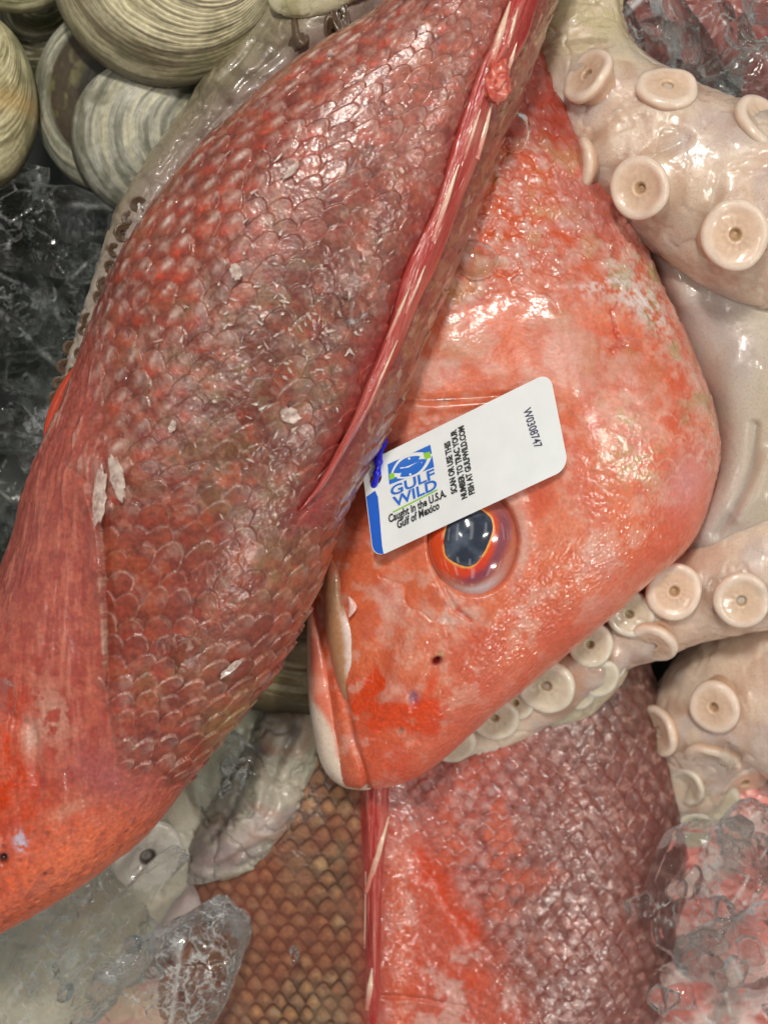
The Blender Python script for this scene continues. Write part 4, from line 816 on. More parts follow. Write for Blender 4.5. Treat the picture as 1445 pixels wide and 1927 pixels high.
u4, us4 = arm_mesh(U, [(480, 1980, -310, 110), (380, 1900, -300, 120), (280, 1840, -300, 110), (180, 1880, -310, 110), (60, 1980, -320, 110)], lambda px, py, q, N: mix(np.broadcast_to(S(226, 200, 176), q.shape) * 1.0, S(234, 176, 164), sst(0.4, 0.6, fbm(q, 0.01, 3, 6))), M_OCTO, 160, 90, 0.8, 10, 191)

# ================================================================== CLAMS
def rotm(rx, ry, rz):
    cx, sx, cy, sy, cz, sz = math.cos(rx), math.sin(rx), math.cos(ry), math.sin(ry), math.cos(rz), math.sin(rz)
    return np.array([[cz, -sz, 0], [sz, cz, 0], [0, 0, 1]]) @ np.array([[cy, 0, sy], [0, 1, 0], [-sy, 0, cy]]) @ np.array([[1, 0, 0], [0, cx, -sx], [0, sx, cx]])
def valve(root, px, py, h, rx, ry, b, umbo, rot, colf, seed, sign=1, nr=190, nf=260, ringamp=3.0, ringf=60, name='shell_valve'):
    """dome whose growth lines crowd towards the umbo (ux,uy in units of the radii; y down in the picture)"""
    rho = np.linspace(0.01, 1, nr)[:, None]; f = np.linspace(0, 2 * math.pi, nf, endpoint=False)[None]
    ex, ey = np.cos(f), np.sin(f); ux, uy = umbo
    X = ux + rho * (ex - ux); Y = uy + rho * (ey - uy); R2 = np.clip(X * X + Y * Y, 0, 1)
    Z = (1 - R2 ** 1.05) ** 0.56
    p = np.stack([X * 200, Y * 200, Z * 200], -1)
    ph = rho * ringf + 2.2 * fbm(p, 0.010, 3, seed) + 0.6 * fbm(p, 0.05, 2, seed + 1)
    ring = np.abs((ph % 1) - 0.5) * 2
    big = nz(np.stack([ph * 0.9, 0 * ph, 0 * ph + seed], -1), 0.35, seed)
    d = 1 + (ringamp / b) * (0.35 * (ring - 0.5) + 0.7 * (big - 0.5)) * sst(0.05, 0.2, rho)
    L = np.stack([X * rx * (1 + 0.02 * (big - 0.5)), -Y * ry, sign * Z * b * d - sign * 4], -1)
    L = L @ rotm(*rot).T
    V = P(px, py, h) + L * K * (HP - h) / HP
    c = colf(rho, f, ring, big, p, R2)
    o = grid_obj(name, V, M_SHELL, root, c, flip=(gnormals(V)[1]))
    return o
def shellc(c0, c1, cd, seed, dark_edge=0.0, tint=None):
    def fn(rho, f, ring, big, p, R2):
        c = np.empty(p.shape); c[:] = c0
        n = fbm(p, 0.012, 3, seed + 5)
        c = mix(c, c1, sst(0.40, 0.62, n)); c = mix(c, cd, sst(0.30, 0.05, ring) * 0.55 * sst(0.35, 0.55, nz(p, 0.02, seed + 9) + 0.1)); c = mix(c, cd, sst(0.66, 0.82, big) * 0.45)
        c = mix(c, S(206, 196, 160), sst(0.38, 0.24, big) * 0.3)
        fl = nz(np.stack([rho * 420 + 16 * fbm(p, 0.012, 3, seed + 2), 14 * np.cos(f) + 0 * rho, 14 * np.sin(f) + 0 * rho], -1), 0.12, seed + 11); c = mix(c, cd, sst(0.55, 0.80, fl) * 0.7); c = mix(c, S(222, 214, 180), sst(0.40, 0.2, fl) * 0.5)
        sc = fbm(p, 0.06, 4, seed + 12); c = c * (0.78 + 0.44 * sc)[..., None]; c = mix(c, S(92, 92, 60), sst(0.58, 0.7, fbm(p, 0.018, 4, seed + 14)) * 0.45)
        if dark_edge: c = mix(c, S(66, 56, 40), sst(1 - dark_edge, 1.0, rho + 0.03 * (n - 0.5)) * 0.85)
        if tint is not None: c = mix(c, tint[0], tint[1](rho, f, p) + 0 * rho)
        return c
    return fn
def clam(label, px, py, h, rx, ry, b, umbo, rot, colf, seed, **kw):
    r = thing('clam', label, 'clam', Vector(P(px, py, h - b)))
    valve(r, px, py, h, rx, ry, b, umbo, rot, colf, seed, 1, **kw); kw2 = dict(kw); kw2['nr'] = 60; kw2['nf'] = 90
    valve(r, px, py, h - 2, rx * 0.995, ry * 0.995, b, umbo, rot, colf, seed, -1, **kw2)
    return r
clam('large cream clam with fine brown growth rings at the top edge', 322, -78, 95, 236, 236, 118, (0.72, 0.02), (0.10, -0.12, 0.0), shellc(S(206, 196, 160), S(190, 180, 140), S(78, 66, 44), 3, 0.08), 3, ringf=34, ringamp=7)
clam('yellowish clam with broad flat rings cut by the left edge', -42, 190, -20, 112, 176, 100, (0.25, -0.78), (-0.1, 0.25, 0.05), shellc(S(192, 184, 144), S(178, 174, 134), S(110, 102, 70), 13, 0.06, (S(188, 150, 88), lambda rho, f, p: 0.55 * np.exp(-((p[..., 1] - 30) / 26) ** 2))), 13, ringf=26, ringamp=5)
clam('dull clam just showing in the top left corner', 36, -58, 10, 110, 82, 60, (0.2, -0.6), (0.05, 0, 0), shellc(S(176, 170, 130), S(160, 158, 120), S(104, 96, 66), 23, 0.05), 23, nr=100, nf=140)
clam('dark clam in shadow between its paler neighbours at the top left', 70, 60, -150, 120, 100, 60, (0.2, -0.6), (0.05, 0, 0), shellc(S(96, 92, 66), S(84, 82, 58), S(50, 46, 34), 33, 0.05), 33, nr=100, nf=140)  # shell colours darkened to paint the shadow it lies in
# the gaping grey clam
r = thing('clam', 'gaping grey clam with its dark brown inside showing, below the large cream clam', 'clam', Vector(P(200, 210, -130)))
def gapec(rho, f, ring, big, p, R2):
    c = shellc(S(196, 196, 178), S(180, 180, 160), S(112, 110, 94), 43)(rho, f, ring, big, p, R2)
    x, y = p[..., 0], p[..., 1]
    ins = sst(0.84, 0.76, np.hypot((x - 52) / 200, (y - 4) / 200) + 0.06 * fbm(p, 0.03, 3, 4))
    c = mix(c, S(74, 62, 48), ins * 0.97); c = mix(c, S(128, 124, 84), ins * sst(0.54, 0.66, fbm(p, 0.02, 4, 6)) * 0.7); c = mix(c, S(40, 36, 30), sst(0.45, 0.30, np.hypot((x - 60) / 200, (y - 4) / 200)) * 0.9)  # brown inside; its darkest middle paints the shade of the gap
    return c
valve(r, 196, 186, -62, 156, 172, 74, (0.35, -0.15), (0.05, -0.42, 0.12), gapec, 43, 1, ringf=64, ringamp=3.0)
valve(r, 288, 252, -64, 154, 160, 118, (0.72, -0.38), (0.18, 0.26, -0.32), shellc(S(198, 196, 180), S(172, 170, 154), S(112, 110, 94), 53, 0.05), 53, 1, ringf=72, ringamp=2.4)
# olive clam under the two fishes
clam('olive-brown clam wedged under the two fishes in the centre', 545, 1180, -100, 250, 165, 90, (0.1, -0.8), (-0.12, 0, -0.22), shellc(S(150, 132, 88), S(138, 120, 78), S(96, 74, 40), 63, 0.22), 63, nr=140, nf=200, ringf=20, ringamp=2.0)

# ================================================================== ICE
M_CRACK, _n, _l, _b = mat_new('ice_crack')
_tc = _n.new('ShaderNodeTexCoord'); _w = _n.new('ShaderNodeTexNoise'); _w.inputs['Scale'].default_value = 130; _w.inputs['Detail'].default_value = 5; _w.inputs['Distortion'].default_value = 1.5
_l.new(_tc.outputs['Object'], _w.inputs['Vector'])
_m = _n.new('ShaderNodeMath'); _m.operation = 'SUBTRACT'; _m.inputs[1].default_value = 0.5; _l.new(_w.outputs['Fac'], _m.inputs[0])
_a = _n.new('ShaderNodeMath'); _a.operation = 'ABSOLUTE'; _l.new(_m.outputs[0], _a.inputs[0])
_r = _n.new('ShaderNodeMapRange'); _r.inputs['From Min'].default_value = 0.035; _r.inputs['From Max'].default_value = 0.0; _r.inputs['To Max'].default_value = 0.8; _l.new(_a.outputs[0], _r.inputs['Value'])
_t = _n.new('ShaderNodeBsdfTransparent'); _x = _n.new('ShaderNodeMixShader'); _b.inputs['Base Color'].default_value = (0.9, 0.92, 0.9, 1); _b.inputs['Roughness'].default_value = 0.15
_l.new(_r.outputs[0], _x.inputs['Fac']); _l.new(_t.outputs[0], _x.inputs[1]); _l.new(_b.outputs[0], _x.inputs[2]); _l.new(_x.outputs[0], _n['Material Output'].inputs['Surface'])
def ice(label, px, py, h, rx, ry, rz, seed, rotz=0, mat=None, planes=15, rough=0.05, sub=6, lump=0.14, rot=(0, 0), name='ice_chunk', cat='ice', cracks=0, box=False, bubbles=0):
    rg = np.random.default_rng(seed); bm = bmesh.new(); bmesh.ops.create_icosphere(bm, subdivisions=sub, radius=1)
    d = np.array([v.co[:] for v in bm.verts]); f = np.array([[v.index for v in t.verts] for t in bm.faces]); bm.free()
    d /= np.linalg.norm(d, axis=1, keepdims=True)
    n = rg.normal(size=(planes, 3)); n /= np.linalg.norm(n, axis=1, keepdims=True); cc = rg.uniform(0.68, 1.0, planes)
    if box: n = np.array([[1, .08, .05], [-1, .05, -.1], [.03, 1, .1], [.02, -1, .05], [.02, .1, 1], [0, 0, -1], [.03, .7, .7], [.8, .5, .3]], float); n /= np.linalg.norm(n, axis=1, keepdims=True); cc = np.array([.95, .95, .8, .85, .8, .8, .92, .98])
    pr = cc / np.maximum(d @ n.T, 1e-3); k = 34.0
    r = (np.sum(np.minimum(pr, 3.0) ** (-k), 1)) ** (-1 / k)
    r = np.minimum(r, 1.25) * (1 + lump * (fbm(d * 10, 0.22, 3, seed) - 0.5) + rough * (fbm(d * 10, 0.8, 3, seed + 1) - 0.5))
    L = d * r[:, None] * np.array([rx, ry, rz]); L = L @ rotm(rot[0], rot[1], math.radians(rotz)).T
    V = P(px, py, h) + L * K * (HP - h) / HP
    srt = np.sort(pr, 1); ridge = np.exp(-((srt[:, 1] - srt[:, 0]) / 0.016) ** 2) * (1.0 if box else sst(0.40, 0.56, fbm(d * 10, 0.5, 3, seed + 2)))
    o = link_mesh(name, V, [f], mat or M_ICE, None, np.repeat(ridge[:, None], 3, 1)); tag(o, label, cat)
    for k in range(cracks):
        nr_, nf_ = 14, 40; rr = np.linspace(0.02, 1, nr_)[:, None]; ff = np.linspace(0, 2 * math.pi, nf_, endpoint=False)[None]
        rk = rr * (0.62 + 0.25 * nz(np.stack([np.cos(ff) * 2, np.sin(ff) * 2, 0 * ff + k], -1), 0.9, seed + k)); a0, a1, a2 = rg.uniform(-0.9, 0.9), rg.uniform(-0.9, 0.9), rg.uniform(0, 3)
        Q = np.stack([rk * np.cos(ff), rk * np.sin(ff), 0.22 * (fbm(np.stack([rk * np.cos(ff) * 9, rk * np.sin(ff) * 9, 0 * rk + 7 * k], -1), 0.3, 3, seed) - 0.5) + 0 * rk], -1)
        Q = Q @ rotm(a0, a1, a2).T * np.array([rx, ry, rz]) * 0.85; Q = Q @ rotm(rot[0], rot[1], math.radians(rotz)).T
        grid_obj('crack', P(px, py, h) + Q * K * (HP - h) / HP, M_CRACK, o)
    for k in range(bubbles):
        th = np.linspace(0, 2 * math.pi, 24, endpoint=False)[None]; ph = np.linspace(0.05, math.pi - 0.05, 14)[:, None]; R0 = rg.uniform(3, 9) * K; cb = rg.uniform(-0.5, 0.5, 3) * np.array([rx, ry, rz * 0.9])
        B = np.stack([np.sin(ph) * np.cos(th), np.sin(ph) * np.sin(th), np.cos(ph) + 0 * th], -1) * R0 * np.array([1, 1.3, 1]) + P(px, py, h) + (rotm(0, 0, math.radians(rotz)) @ cb) * K
        grid_obj('bubble', B, M_ICE, o, flip=not gnormals(B)[1])
    return o
# left, deep and dark
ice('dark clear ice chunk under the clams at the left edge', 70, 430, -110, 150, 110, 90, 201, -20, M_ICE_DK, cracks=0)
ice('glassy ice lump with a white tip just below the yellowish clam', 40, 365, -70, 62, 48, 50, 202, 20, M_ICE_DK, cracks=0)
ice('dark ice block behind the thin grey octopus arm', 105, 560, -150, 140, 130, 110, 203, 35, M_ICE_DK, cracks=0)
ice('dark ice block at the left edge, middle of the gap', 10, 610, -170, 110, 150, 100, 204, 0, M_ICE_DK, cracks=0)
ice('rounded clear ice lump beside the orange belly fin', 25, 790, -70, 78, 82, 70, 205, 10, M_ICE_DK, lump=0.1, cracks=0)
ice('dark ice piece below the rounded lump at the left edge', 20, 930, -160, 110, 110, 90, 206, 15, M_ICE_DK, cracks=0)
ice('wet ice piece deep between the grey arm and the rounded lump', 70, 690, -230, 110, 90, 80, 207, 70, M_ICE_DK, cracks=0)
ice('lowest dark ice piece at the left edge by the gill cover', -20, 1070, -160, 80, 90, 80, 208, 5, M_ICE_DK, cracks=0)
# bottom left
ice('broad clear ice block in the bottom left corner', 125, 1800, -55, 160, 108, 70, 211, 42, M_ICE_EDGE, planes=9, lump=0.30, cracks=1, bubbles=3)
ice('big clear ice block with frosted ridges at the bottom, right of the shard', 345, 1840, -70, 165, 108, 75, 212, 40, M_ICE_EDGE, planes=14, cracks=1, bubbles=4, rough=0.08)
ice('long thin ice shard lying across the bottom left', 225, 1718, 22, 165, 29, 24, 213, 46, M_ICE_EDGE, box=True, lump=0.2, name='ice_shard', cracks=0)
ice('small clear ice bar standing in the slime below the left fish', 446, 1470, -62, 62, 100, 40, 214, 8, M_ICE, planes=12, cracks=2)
ice('small ice crumb under the left fish in the bottom left corner', 20, 1790, -150, 60, 55, 45, 215, 0, M_ICE_ML)
# top right
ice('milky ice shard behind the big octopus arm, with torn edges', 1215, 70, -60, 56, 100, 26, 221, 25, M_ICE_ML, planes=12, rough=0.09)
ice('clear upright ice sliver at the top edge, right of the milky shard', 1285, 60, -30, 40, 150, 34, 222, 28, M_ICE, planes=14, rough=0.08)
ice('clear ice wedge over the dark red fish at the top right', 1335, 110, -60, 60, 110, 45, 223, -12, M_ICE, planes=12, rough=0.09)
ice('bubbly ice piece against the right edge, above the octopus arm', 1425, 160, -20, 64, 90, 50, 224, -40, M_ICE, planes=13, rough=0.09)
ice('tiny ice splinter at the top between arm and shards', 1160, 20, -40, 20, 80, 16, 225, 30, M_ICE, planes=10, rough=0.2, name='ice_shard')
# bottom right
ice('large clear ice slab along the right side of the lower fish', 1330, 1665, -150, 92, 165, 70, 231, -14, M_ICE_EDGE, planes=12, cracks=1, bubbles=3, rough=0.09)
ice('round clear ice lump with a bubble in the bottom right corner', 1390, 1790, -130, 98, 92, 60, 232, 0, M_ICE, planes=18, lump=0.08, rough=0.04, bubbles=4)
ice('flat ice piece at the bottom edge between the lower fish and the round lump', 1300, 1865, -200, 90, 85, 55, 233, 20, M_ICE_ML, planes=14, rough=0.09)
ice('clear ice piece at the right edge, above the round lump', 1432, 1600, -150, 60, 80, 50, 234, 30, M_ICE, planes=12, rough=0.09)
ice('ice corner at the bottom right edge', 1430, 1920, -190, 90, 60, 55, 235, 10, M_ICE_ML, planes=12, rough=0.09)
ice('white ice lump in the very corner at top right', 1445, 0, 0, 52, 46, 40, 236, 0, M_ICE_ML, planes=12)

def chips(n, cx, cy, sx, sy, h, label, group, mat, seed, r0=14, r1=34):
    rg = np.random.default_rng(seed); base = []
    for k in range(n):
        x, y = rg.normal(cx, sx), rg.normal(cy, sy)
        if k < 4:
            o = ice(label, x, y, h, rg.uniform(r0, r1), rg.uniform(r0, r1), rg.uniform(r0, r1) * 0.7, seed + k, rg.uniform(0, 180), mat, planes=9, sub=4, name='ice_chip'); base.append(o)
        else:
            o = base[k % 4].copy(); COL.objects.link(o); p = Vector(P(x, y, h + rg.uniform(-20, 20))); d0 = base[k % 4]; o.location = p; o.rotation_euler = (rg.uniform(-.6, .6), rg.uniform(-.6, .6), rg.uniform(0, 6.28)); o.scale = [rg.uniform(0.6, 1.2)] * 3
        o['group'] = group
chips(9, 1345, 1640, 60, 90, -95, 'small wet ice chip among the pieces in the bottom right corner', 'small ice chips at the bottom right', M_ICE, 500)
chips(6, 1330, 1860, 60, 40, -110, 'small wet ice chip at the bottom edge beside the lower fish', 'small ice chips at the bottom edge', M_ICE, 520)
chips(12, 1290, 90, 80, 55, 10, 'small sharp ice chip among the shards at the top right', 'small ice chips at the top right', M_ICE, 540)
chips(14, 75, 540, 60, 130, -60, 'small glassy ice chip in the dark gap at the left edge', 'small ice chips at the left', M_ICE_DK, 560)
chips(6, 210, 1830, 110, 50, -30, 'small wet ice chip on the big blocks at the bottom left', 'small ice chips at the bottom left', M_ICE, 580, 10, 24)
# ================================================================== TAG
TL, TR, BR, BL = np.array([680.7, 874.3]), np.array([1034, 699.7]), np.array([1070, 881.4]), np.array([702.7, 1052.])
# lean it on the head: plane fitted to the head surface under the corners, lifted clear
cor = [(TL, 236), (TR, 0), (BR, 0), (BL, 0)]
hh = [212, float(RAS_B(1034, 700)) + 24, float(RAS_B(1070, 881)) + 22, float(RAS_B(703, 1045)) + 34]
A_ = np.array([[u, v, 1] for u, v in ((0, 0), (1, 0), (1, 1), (0, 1))]); pl, *_ = np.linalg.lstsq(A_, np.array(hh), rcond=None)
def tagpt(u, v, lift=0.0):
    u = np.asarray(u, float); v = np.asarray(v, float)
    xy = (TL * ((1 - u) * (1 - v))[..., None] + TR * (u * (1 - v))[..., None] + BR * (u * v)[..., None] + BL * ((1 - u) * v)[..., None])
    need = 8.0
    return P(xy[..., 0], xy[..., 1], pl[0] * u + pl[1] * v + pl[2] + lift + need + 7 * np.sin(math.pi * u) * (0.6 + 0.4 * v) - 4 * np.sin(2.2 * math.pi * u))
def px2uv(x, y):
    u, v = 0.5, 0.5
    for _ in range(20):
        p = TL * (1 - u) * (1 - v) + TR * u * (1 - v) + BR * u * v + BL * (1 - u) * v - np.array([x, y])
        du = (TR - TL) * (1 - v) + (BR - BL) * v; dv = (BL - TL) * (1 - u) + (BR - TR) * u
        s = np.linalg.solve(np.stack([du, dv], 1), -p); u += s[0]; v += s[1]
    return u, v
TAGO = thing('fish_tag', 'white rounded plastic tag with blue end, logo and printed text lying over the eye', 'tag', Vector(tagpt(0.5, 0.5)))
M_TAG = plain('tag_plastic', S(232, 235, 236), 0.30, 0.6, 0.035, 110, 0.08); M_BLUE = plain('blue_print', S(18, 92, 200), 0.35, 0.2, 0.03); M_LOGO = plain('logo_blue', S(22, 104, 204), 0.4, 0, 0.03)
M_BLACK = plain('black_print', S(22, 22, 26), 0.45, 0, 0.05); M_NAVY = plain('navy_print', S(46, 44, 84), 0.45, 0, 0.05); M_GREEN = plain('green_print', S(140, 200, 50), 0.4, 0, 0.03)
def rrect(u0, v0, u1, v1, ru, rv, n=10, corners=(1, 1, 1, 1)):
    pts = []
    for k, (cu, cv, a0) in enumerate(((u1 - ru, v0 + rv, -90), (u1 - ru, v1 - rv, 0), (u0 + ru, v1 - rv, 90), (u0 + ru, v0 + rv, 180))):
        if not corners[k]:
            pts.append(((u1, v0), (u1, v1), (u0, v1), (u0, v0))[k]); continue
        for i in range(n + 1):
            a = math.radians(a0 + 90 * i / n); pts.append((cu + ru * math.cos(a), cv + rv * math.sin(a)))
    return pts
def flat_shape(name, loops, lift, mat, parent, thick=0.0, smooth=False):
    """flat printed shape (or card) in tag coordinates"""
    den = []
    for lp in loops:
        L = []
        for (a, b) in zip(lp, lp[1:] + lp[:1]):
            k = max(1, int(math.hypot((b[0] - a[0]) * 390, (b[1] - a[1]) * 180) / 10))
            L += [(a[0] + (b[0] - a[0]) * i / k, a[1] + (b[1] - a[1]) * i / k) for i in range(k)]
        den.append(L)
    tri = np.array(tessellate_polygon([[Vector((u * 390, -v * 180, 0)) for u, v in L] for L in den]))
    uv = np.array([p for L in den for p in L])
    if len(loops) > 1 or np.ptp(uv[:, 0]) > 0.15:                   # finer faces so that the print follows the bent card
        bm = bmesh.new(); vv = [bm.verts.new((u * 390, -v * 180, 0)) for u, v in uv]
        for a, b, c_ in tri:
            try: bm.faces.new((vv[a], vv[b], vv[c_]))
            except ValueError: pass
        for _ in range(5):
            bm.edges.ensure_lookup_table(); es = [e for e in bm.edges if e.calc_length() > 14 and not e.is_boundary]
            if not es: break
            bmesh.ops.subdivide_edges(bm, edges=es, cuts=1); bmesh.ops.triangulate(bm, faces=bm.faces[:])
        bm.verts.index_update(); nv0 = len(uv); uv = np.array([(v.co.x / 390, -v.co.y / 180) for v in bm.verts]); tri = np.array([[v.index for v in f.verts] for f in bm.faces]); bm.free()
    V = tagpt(uv[:, 0], uv[:, 1], lift)
    t = V[tri]; nzv = np.cross(t[:, 1] - t[:, 0], t[:, 2] - t[:, 0])[:, 2]; tri[nzv < 0] = tri[nzv < 0][:, ::-1]
    fs = [tri]
    if thick:
        n = len(V); V = np.vstack([V, tagpt(uv[:, 0], uv[:, 1], lift - thick)]); fs.append(tri[:, ::-1] + n); o = 0; sd = []
        for L in den:
            m = len(L); i = np.arange(m) + o; j = (np.arange(m) + 1) % m + o; sd.append(np.stack([i, i + n, j + n, j], 1)); o += m
        fs.append(np.vstack(sd))
    return link_mesh(name, V, fs, mat, parent, smooth=smooth)
hu, hv = px2uv(707, 902)
hole = [(hu + 0.030 * math.cos(a), hv + 0.062 * math.sin(a)) for a in np.linspace(0, 2 * math.pi, 24, endpoint=False)]
flat_shape('card', [rrect(0, 0, 1, 1, 0.065, 0.14), hole], 0, M_TAG, TAGO, 4.0)
ring = [(hu + 0.052 * math.cos(a), hv + 0.11 * math.sin(a)) for a in np.linspace(0, 2 * math.pi, 40, endpoint=False)]
# blue end band, stopping at the white ring round the hole
band = [(0.003, 0.345)] + [(0.026, 0.335), (0.05, 0.325), (0.060, 0.40), (0.058, 0.55), (0.053, 0.75), (0.050, 0.90), (0.052, 0.997)] + [(0.065 + 0.062 * math.cos(a), 0.857 + 0.14 * math.sin(a)) for a in np.linspace(math.pi * 0.55, math.pi, 8)]
flat_shape('blue_band', [band], 0.5, M_BLUE, TAGO)
def printed(text, x0, y0, x1, y1, hgt, mat, up, bold=0.0, narrow=None, name='lettering', italic=0):
    """text from (x0,y0) to (x1,y1) on the photo (baseline ends); up = unit picture direction of the letters, hgt = capital height in px"""
    cu = bpy.data.curves.new('t', 'FONT'); cu.body = text; cu.offset = bold; cu.resolution_u = 3; cu.space_character = 1.0
    ob = bpy.data.objects.new('t', cu); COL.objects.link(ob); dg = bpy.context.evaluated_depsgraph_get(); dg.update()
    me = ob.evaluated_get(dg).to_mesh(); n = len(me.vertices); co = np.empty(n * 3); me.vertices.foreach_get('co', co); co = co.reshape(-1, 3)
    me.calc_loop_triangles(); tr = np.array([t.vertices[:] for t in me.loop_triangles]); ob.evaluated_get(dg).to_mesh_clear(); bpy.data.objects.remove(ob)
    mx, mn = co[:, 0].max(), co[:, 0].min(); s = (co[:, 0] - mn) / (mx - mn); t = co[:, 1] / 0.70
    X = x0 + (x1 - x0) * s + up[0] * hgt * t; Y = y0 + (y1 - y0) * s + up[1] * hgt * t
    uv = np.array([px2uv(x, y) for x, y in zip(X, Y)]); V = tagpt(uv[:, 0], uv[:, 1], 1.4)
    tt = V[tr]; z = np.cross(tt[:, 1] - tt[:, 0], tt[:, 2] - tt[:, 0])[:, 2]; tr[z < 0] = tr[z < 0][:, ::-1]
    link_mesh(name, V, [tr], mat, TAGO, smooth=False)
upd = (-0.15, -0.985)
printed('GULF', 736, 934, 819, 899, 17.5, M_LOGO, upd, 0.022)
printed('WILD', 741, 955, 823, 919, 19, M_LOGO, upd, 0.022)
printed('Caught in the U.S.A.', 732, 984, 840, 934, 14.5, M_BLACK, (-0.12, -0.99), 0.030)
printed('Gulf of Mexico', 748, 995, 827, 957, 14.5, M_BLACK, (-0.12, -0.99), 0.030)
upl = (-0.91, 0.42)
printed('SCAN OR USE THIS', 860, 926, 846, 829, 11.5, M_BLACK, upl, 0.040)
printed('NUMBER TO TRAC YOUR', 879, 936, 858, 807, 11.5, M_BLACK, upl, 0.040)
printed('FISH AT GULFWILD.COM', 893, 928, 872, 800, 11.5, M_BLACK, upl, 0.040)
printed('W0308747', 984, 772, 1006, 845, 16, M_NAVY, (0.90, -0.42), 0.010)
def L_(pts): return [px2uv(680 + x / 3.6125, 720 + y / 3.6125) for x, y in pts]
flat_shape('green_line', [L_([(213, 876), (516, 724), (518, 733), (216, 886)])], 0.7, M_GREEN, TAGO)
flat_shape('logo_square', [L_([(178, 556), (468, 422), (492, 560), (494, 574), (190, 694)])], 0.6, M_LOGO, TAGO)
def lens(x0, y0, x1, y1, w, k=22):
    dx, dy = x1 - x0, y1 - y0; l = math.hypot(dx, dy); nx, ny = -dy / l, dx / l
    a = [(x0 + dx * t + nx * w * math.sin(math.pi * t) ** 0.85, y0 + dy * t + ny * w * math.sin(math.pi * t) ** 0.85) for t in np.linspace(0, 1, k)]
    b = [(x0 + dx * t - nx * w * math.sin(math.pi * t) ** 0.85, y0 + dy * t - ny * w * math.sin(math.pi * t) ** 0.85) for t in np.linspace(1, 0, k)][1:-1]
    return a + b
flat_shape('logo_outline', [L_(lens(196, 640, 424, 476, 62))], 0.9, M_TAG, TAGO); flat_shape('logo_outline', [L_(lens(240, 650, 482, 486, 62))], 0.95, M_TAG, TAGO)
flat_shape('logo_fish', [L_(lens(216, 614, 398, 500, 42))], 1.2, M_LOGO, TAGO); flat_shape('logo_fish', [L_(lens(262, 640, 446, 520, 42))], 1.3, M_LOGO, TAGO)
flat_shape('logo_outline', [L_([(262, 578), (320, 566), (372, 544), (412, 540), (412, 546), (374, 552), (322, 576), (264, 586)])], 1.5, M_TAG, TAGO)
for x, y in ((324, 516), (332, 624)):
    flat_shape('logo_eye', [L_([(x + 8 * math.cos(a), y + 8 * math.sin(a)) for a in np.linspace(0, 6.28, 14)[:-1]])], 1.6, M_TAG, TAGO)
flat_shape('logo_corner', [L_([(420, 480), (464, 468), (474, 508), (432, 524)])], 1.4, M_GREEN, TAGO); flat_shape('logo_corner', [L_([(188, 620), (222, 612), (226, 650), (192, 662)])], 1.4, M_GREEN, TAGO)
# blue tie through the hole
pts = [(702, 915, 0), (706, 906, 0), (709, 893, 0), (711, 880, 0), (712, 868, 0), (715, 852, 0), (722, 835, 0), (725, 815, 0)]
hb = float(proj(tagpt(hu, hv))[2]); zs = [hb - 6, hb + 4, hb + 8, hb + 8, hb + 8, hb + 4, hb - 6, hb - 30]
V, s = tube([(x, y, z, 6.2) for (x, y, _), z in zip(pts, zs)], 90, 18); tt = np.linspace(0, 1, 90)[:, None]
ctr = V.mean(1, keepdims=True); V = ctr + (V - ctr) * (1 + 0.10 * np.sin(tt * 23) + 0.45 * np.exp(-((tt - 0.55) / 0.07) ** 2) + 0.3 * np.exp(-((tt - 0.3) / 0.05) ** 2))[..., None]
tag(grid_obj('cable_tie', V, plain('tie_plastic', S(26, 30, 220), 0.25, 0.5, 0.08)), 'bright blue plastic tie looped through the hole of the white tag', 'cable tie')

# ================================================================== SMALL THINGS
def normal_at(ras, x, y, e=14):
    hx = (ras(x + e, y) - ras(x - e, y)) / (2 * e); hy = (ras(x, y + e) - ras(x, y - e)) / (2 * e)
    n = np.array([-hx, hy, 1.0]); return n / np.linalg.norm(n)
def place_flake(name, outline, x, y, ras, rot, mat, lift=6, thick=2.0, curl=4.0, col=None):
    """thin curved chip with the given outline (px), laid on a surface"""
    n = normal_at(ras, x, y); e1 = np.cross([0, 1.0, 0], n); e1 /= np.linalg.norm(e1); e2 = np.cross(n, e1)
    o = np.array(outline, float); c, s_ = math.cos(rot), math.sin(rot); o = o @ np.array([[c, s_], [-s_, c]])
    m = len(o); rings = [np.linspace(0.02, 1, 8)[k] * o for k in range(8)]
    R = np.array(rings); z = curl * np.sin(R[..., 0] / 9.0 + 1) * 0.5 + curl * (np.linalg.norm(R, axis=-1) / (np.linalg.norm(o, axis=1).max() + 1e-6)) ** 2
    base = P(x, y, float(ras(x, y)) + lift); sc = K
    T_ = base + sc * (e1 * R[..., :1] + e2 * -R[..., 1:2] + n * z[..., None]); B_ = T_ - n * thick * K
    V = np.concatenate([T_, B_[::-1]], 0)
    fs = [gridf(16, m)]
    V2 = V.reshape(-1, 3)
    o_ = link_mesh(name, V2, fs, mat, None, col=col)
    return o_
def oval(rx, ry, n=20, irr=0.15, seed=0):
    rg = np.random.default_rng(seed); a = np.linspace(0, 2 * math.pi, n, endpoint=False); r = 1 + irr * rg.normal(size=n)
    return [(rx * math.cos(t) * k, ry * math.sin(t) * k) for t, k in zip(a, r)]
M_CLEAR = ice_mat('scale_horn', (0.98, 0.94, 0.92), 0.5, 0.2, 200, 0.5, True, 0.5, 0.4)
M_CLEAR.node_tree.nodes['Principled BSDF'].inputs['Roughness'].default_value = 0.18
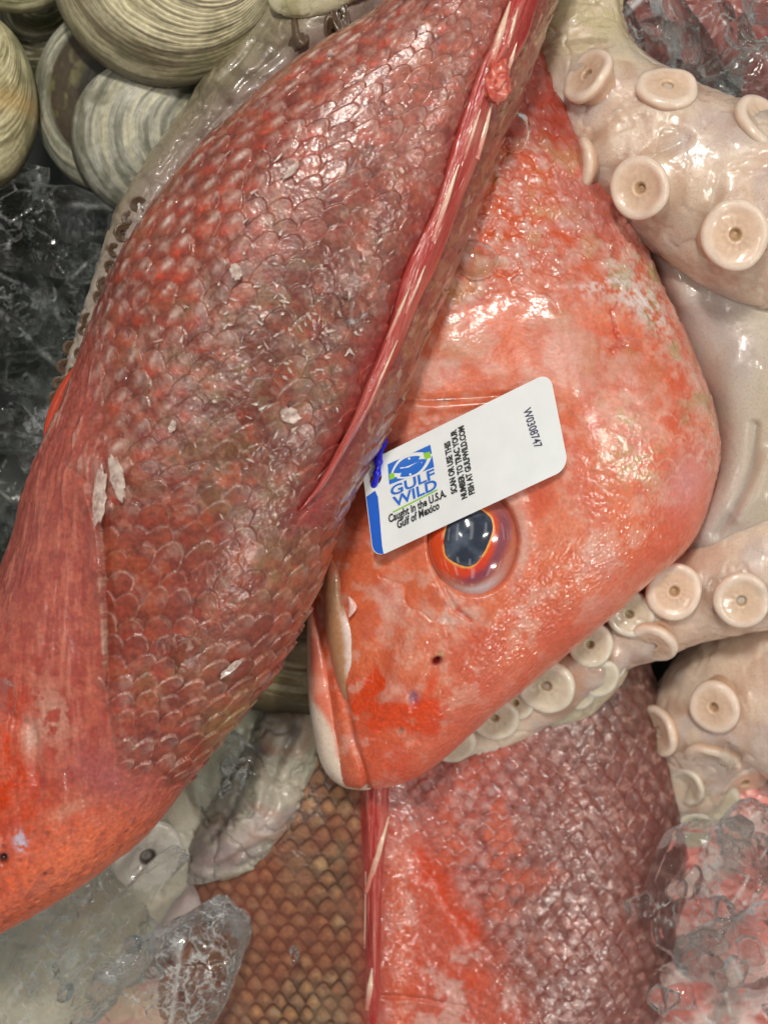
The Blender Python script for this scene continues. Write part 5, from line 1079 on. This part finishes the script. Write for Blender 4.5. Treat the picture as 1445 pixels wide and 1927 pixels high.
big = [('white curled scale chip on the upper back of the left fish', 548, 322, 18, 6, -0.8, M_FLAKE), ('small white curled chip near the fish tail end at the upper edge', 624, 103, 10, 4, 0.9, M_FLAKE),
       ('fan shaped clear scale near the back fin of the left fish', 652, 584, 48, 24, 0.1, M_CLEAR), ('squarish clear scale low on the left fish', 338, 1228, 36, 30, 0.3, M_CLEAR),
       ('pointed white splinter on the lower left fish near its back', 436, 1256, 24, 6, -0.75, M_FLAKE), ('long whitish chip by the gill cover, left of its pair', 188, 935, 12, 48, 0.05, M_FLAKE),
       ('shorter whitish chip by the gill cover, right of its pair', 222, 900, 12, 38, -0.25, M_FLAKE), ('clear half scale on the pale upper back near the fin', 738, 205, 16, 10, 0.4, M_CLEAR),
       ('white ragged chip in the middle of the left fish', 546, 782, 16, 12, 0.2, M_FLAKE), ('pale oval fleck left of the ragged chip', 325, 804, 6, 10, 0.3, M_FLAKE),
       ('clear oval scale on the gill plate at the left edge', 14, 1314, 18, 36, 0.0, M_CLEAR), ('shiny white fleck above the scale centre of the left fish', 444, 512, 9, 14, -0.4, M_FLAKE)]
for k, (lb, x, y, rx, ry, ro, mt) in enumerate(big):
    tag(place_flake('loose_scale', oval(rx, ry, 26, 0.10, 300 + k), x, y, RAS_A, ro, mt, 9, 2.0, 5 if mt is M_FLAKE else 7), lb, 'fish scale', 'loose scales on the left fish')
protos = []
rg = np.random.default_rng(77)
spots = []
while len(spots) < 110:
    x, y = rg.normal(540, 150), rg.normal(620, 210)
    if 250 < x < 780 and 130 < y < 1000 and x < 815 - (y - 400) * 0.44 and x > 430 - (y - 150) * 0.62: spots.append((x, y))
for k, (x, y) in enumerate(spots):
    L_len = rg.uniform(2.5, 8.5); wdt = rg.uniform(1.0, 2.6); n = normal_at(RAS_A, x, y); loc = Vector(P(x, y, float(RAS_A(x, y)) + 7.5))
    if k < 5:
        o = place_flake('scale_fragment', oval(1.0, 1.0, 12, 0.22, 400 + k), x, y, RAS_A, 0, M_FLAKE, 7.5, 0.35, 0.25); protos.append(o)
        # re-base the chip on its own centre, flat in its local frame
        me = o.data; co = np.empty(len(me.vertices) * 3); me.vertices.foreach_get('co', co); co = co.reshape(-1, 3)
        w = co + np.array(o.location); base = np.array(loc); e1 = np.cross([0, 1.0, 0], n); e1 /= np.linalg.norm(e1); e2 = np.cross(n, e1)
        d = w - base; me.vertices.foreach_set('co', np.stack([d @ e1, d @ e2, d @ n], 1).ravel()); me.update()
    else:
        o = protos[k % 5].copy(); COL.objects.link(o)
    o.location = loc; q_ = Vector(n).to_track_quat('Z', 'Y'); o.rotation_mode = 'QUATERNION'
    from mathutils import Quaternion
    o.rotation_quaternion = q_ @ Quaternion((0, 0, 1), rg.normal(0.5, 0.9)); o.scale = (L_len, wdt, 2.2)
    tag(o, 'tiny white scale fragment stuck among the scales on the flank of the left fish', 'scale fragment', 'tiny white fragments on the left fish')

def drop(label, x, y, ras, rx, ry, hgt, seed):
    r = np.linspace(0.02, 1, 24)[:, None]; f = np.linspace(0, 2 * math.pi, 48, endpoint=False)[None]
    k = 1 + 0.10 * np.sin(2 * f + seed) + 0.05 * np.sin(3 * f + 2 * seed)
    X = x + rx * r * k * np.cos(f); Y = y + ry * r * k * np.sin(f); B = ras(X, Y)
    H = B + 3 + hgt * np.sqrt(np.clip(1 - r ** 2.4, 0, 1)); V = np.concatenate([P(X, Y, H), P(X, Y, B - 6)[::-1]], 0)
    o = grid_obj('water_drop', V, M_WATER, None, None, flip=gnormals(V)[1]); tag(o, label, 'water drop')
drop('large clear water drop on the middle fish beside the back of the left fish', 897, 488, RAS_B, 38, 42, 20, 1)
drop('clear water drop in the shade under the octopus arm on the middle fish', 968, 250, RAS_B, 30, 44, 18, 2)
# thin white plastic edge beside the left fish
t = np.linspace(0, 1, 60)[:, None]; v = np.linspace(0, 2 * math.pi, 12, endpoint=False)[None]
cx = np.interp(t, [0, 0.5, 1], [58, 30, -12]); cy = 925 + 195 * t
V = P(cx + 7 * np.cos(v), cy + 2 * np.cos(v), 170 + 26 * np.sin(v))
tag(grid_obj('plastic_strip', V, plain('white_plastic', S(232, 232, 230), 0.3, 0.3, 0.02), flip=gnormals(V)[1]), 'thin white plastic edge poking out beside the left fish', 'plastic strip')
